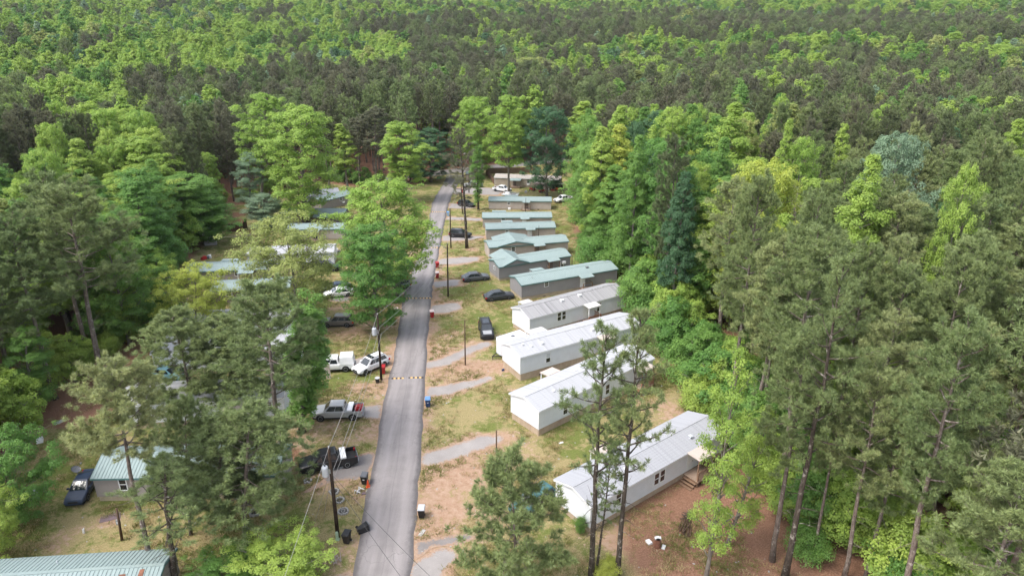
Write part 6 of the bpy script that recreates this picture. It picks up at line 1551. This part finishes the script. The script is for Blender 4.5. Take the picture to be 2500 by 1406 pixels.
# ---- grass tufts, small stones and litter: nobody could count them
def grass():
    lib = bpy.data.collections.new('tuft_library')
    g = np.random.default_rng(21)
    for k, mat in enumerate(('grass_blade', 'grass_blade', 'grass_straw', 'grass_straw')):
        n = 34; a = g.uniform(0, 6.28, n); r = g.uniform(0, .28, n); h = g.uniform(.06, .17, n)*(1.0 if k % 2 else .75); l = g.uniform(.02, .12, n)
        base = np.column_stack([r*np.cos(a), r*np.sin(a), 0*r-.01]); b2 = g.uniform(0, 6.28, n); w = .022
        s = np.column_stack([np.cos(b2)*w, np.sin(b2)*w, 0*b2]); tip = base+np.column_stack([np.cos(a)*l, np.sin(a)*l, h])
        V = np.stack([base-s, base+s, tip], 1).reshape(-1, 3)
        o = bpy.data.objects.new('tuft_'+'abcd'[k], np_mesh('tuft', V, np.arange(3*n).reshape(n, 3), mat, g.uniform(0, 1, n))); lib.objects.link(o)
    n = 90000; x = g.uniform(-58, 45, n); y = 38+150*g.uniform(0, 1, n)**1.5
    k = in_poly(x, y, CLEAR) & (seg_dist(x, y, RC) > 2.5) & (seg_dist(x, y, CROSS) > 4)
    for pl in DRIVE_W+HOMES_XY: k &= ~in_poly(x, y, pl)
    # patchy: follow a smooth random field
    f = np.sin(x*.55+np.sin(y*.4)*1.3)+np.sin(y*.47+np.sin(x*.31)*1.7)+.8*np.sin(x*1.3-y*.9)+g.normal(0, .7, n)
    k &= f > .15
    x, y, f = x[k], y[k], f[k]; n = len(x)
    co = np.column_stack([x, y, gz(x, y)]); idx = np.where(f+g.normal(0, .8, n) > 1.1, g.integers(0, 2, n), g.integers(2, 4, n)).astype(np.int32)
    rot = np.column_stack([0*x, 0*x, g.uniform(0, 6.28, n)]); sc = g.uniform(.6, 1.35, n); scl = np.column_stack([sc*1.3, sc*1.3, sc])
    me = bpy.data.meshes.new('grass'); me.vertices.add(n); me.vertices.foreach_set('co', co.astype(np.float32).ravel())
    a = me.attributes.new('proto', 'INT', 'POINT'); a.data.foreach_set('value', idx)
    a = me.attributes.new('rot', 'FLOAT_VECTOR', 'POINT'); a.data.foreach_set('vector', rot.astype(np.float32).ravel())
    a = me.attributes.new('scl', 'FLOAT_VECTOR', 'POINT'); a.data.foreach_set('vector', scl.astype(np.float32).ravel())
    o = place('grass', me); tag(o, 'patchy green and straw coloured grass on the park lawns', 'grass', kind='stuff'); scatter(o, lib); print('grass', n)
grass()
def pebbles():
    g = np.random.default_rng(8); V = []; F = []; cube = np.array([(-1,-1,0),(1,-1,0),(1,1,0),(-1,1,0),(-.7,-.7,1),(.7,-.7,1),(.7,.7,1),(-.7,.7,1)], float)
    fc = np.array([(4,5,6,7),(0,1,5,4),(1,2,6,5),(2,3,7,6),(3,0,4,7)])
    n = 1500; x = g.uniform(-40, 40, n); y = 40+110*g.uniform(0, 1, n)**1.4; k = in_poly(x, y, CLEAR)
    for pl in HOMES_XY: k &= ~in_poly(x, y, pl)
    k &= (seg_dist(x, y, RC) > 2.3)
    x, y = x[k], y[k]
    for i in range(len(x)):
        s = g.uniform(.02, .075); c, sn = math.cos(i), math.sin(i); p = cube*[s*g.uniform(.7, 1.8), s, s*.7]; q = np.column_stack([p[:, 0]*c-p[:, 1]*sn+x[i], p[:, 0]*sn+p[:, 1]*c+y[i], p[:, 2]+gz(x[i], y[i])]); V.append(q); F.append(fc+8*i)
    tag(place('pebbles', np_mesh('pebbles', np.vstack(V), np.vstack(F), 'pale_stone')), 'small pale stones and scraps scattered over the lawns', 'debris', kind='stuff')
pebbles()
# ------------------------------------------------------------------ the air
def haze():
    m = bpy.data.materials.new('haze'); m.use_nodes = True; nt = m.node_tree; nt.nodes.remove(nt.nodes['Principled BSDF'])
    v = nt.nodes.new('ShaderNodeVolumePrincipled'); v.inputs['Color'].default_value = (0.86, 0.92, 1.0, 1); v.inputs['Density'].default_value = 0.00005; v.inputs['Anisotropy'].default_value = 0.2
    nt.links.new(v.outputs[0], nt.nodes['Material Output'].inputs['Volume'])
    o = MB().box(-2700, 2700, -400, 3700, -20, 118).obj('haze', m); tag(o, 'thin pale haze over the woods', 'haze', kind='stuff')
haze()
scene.cycles.volume_bounces = 0
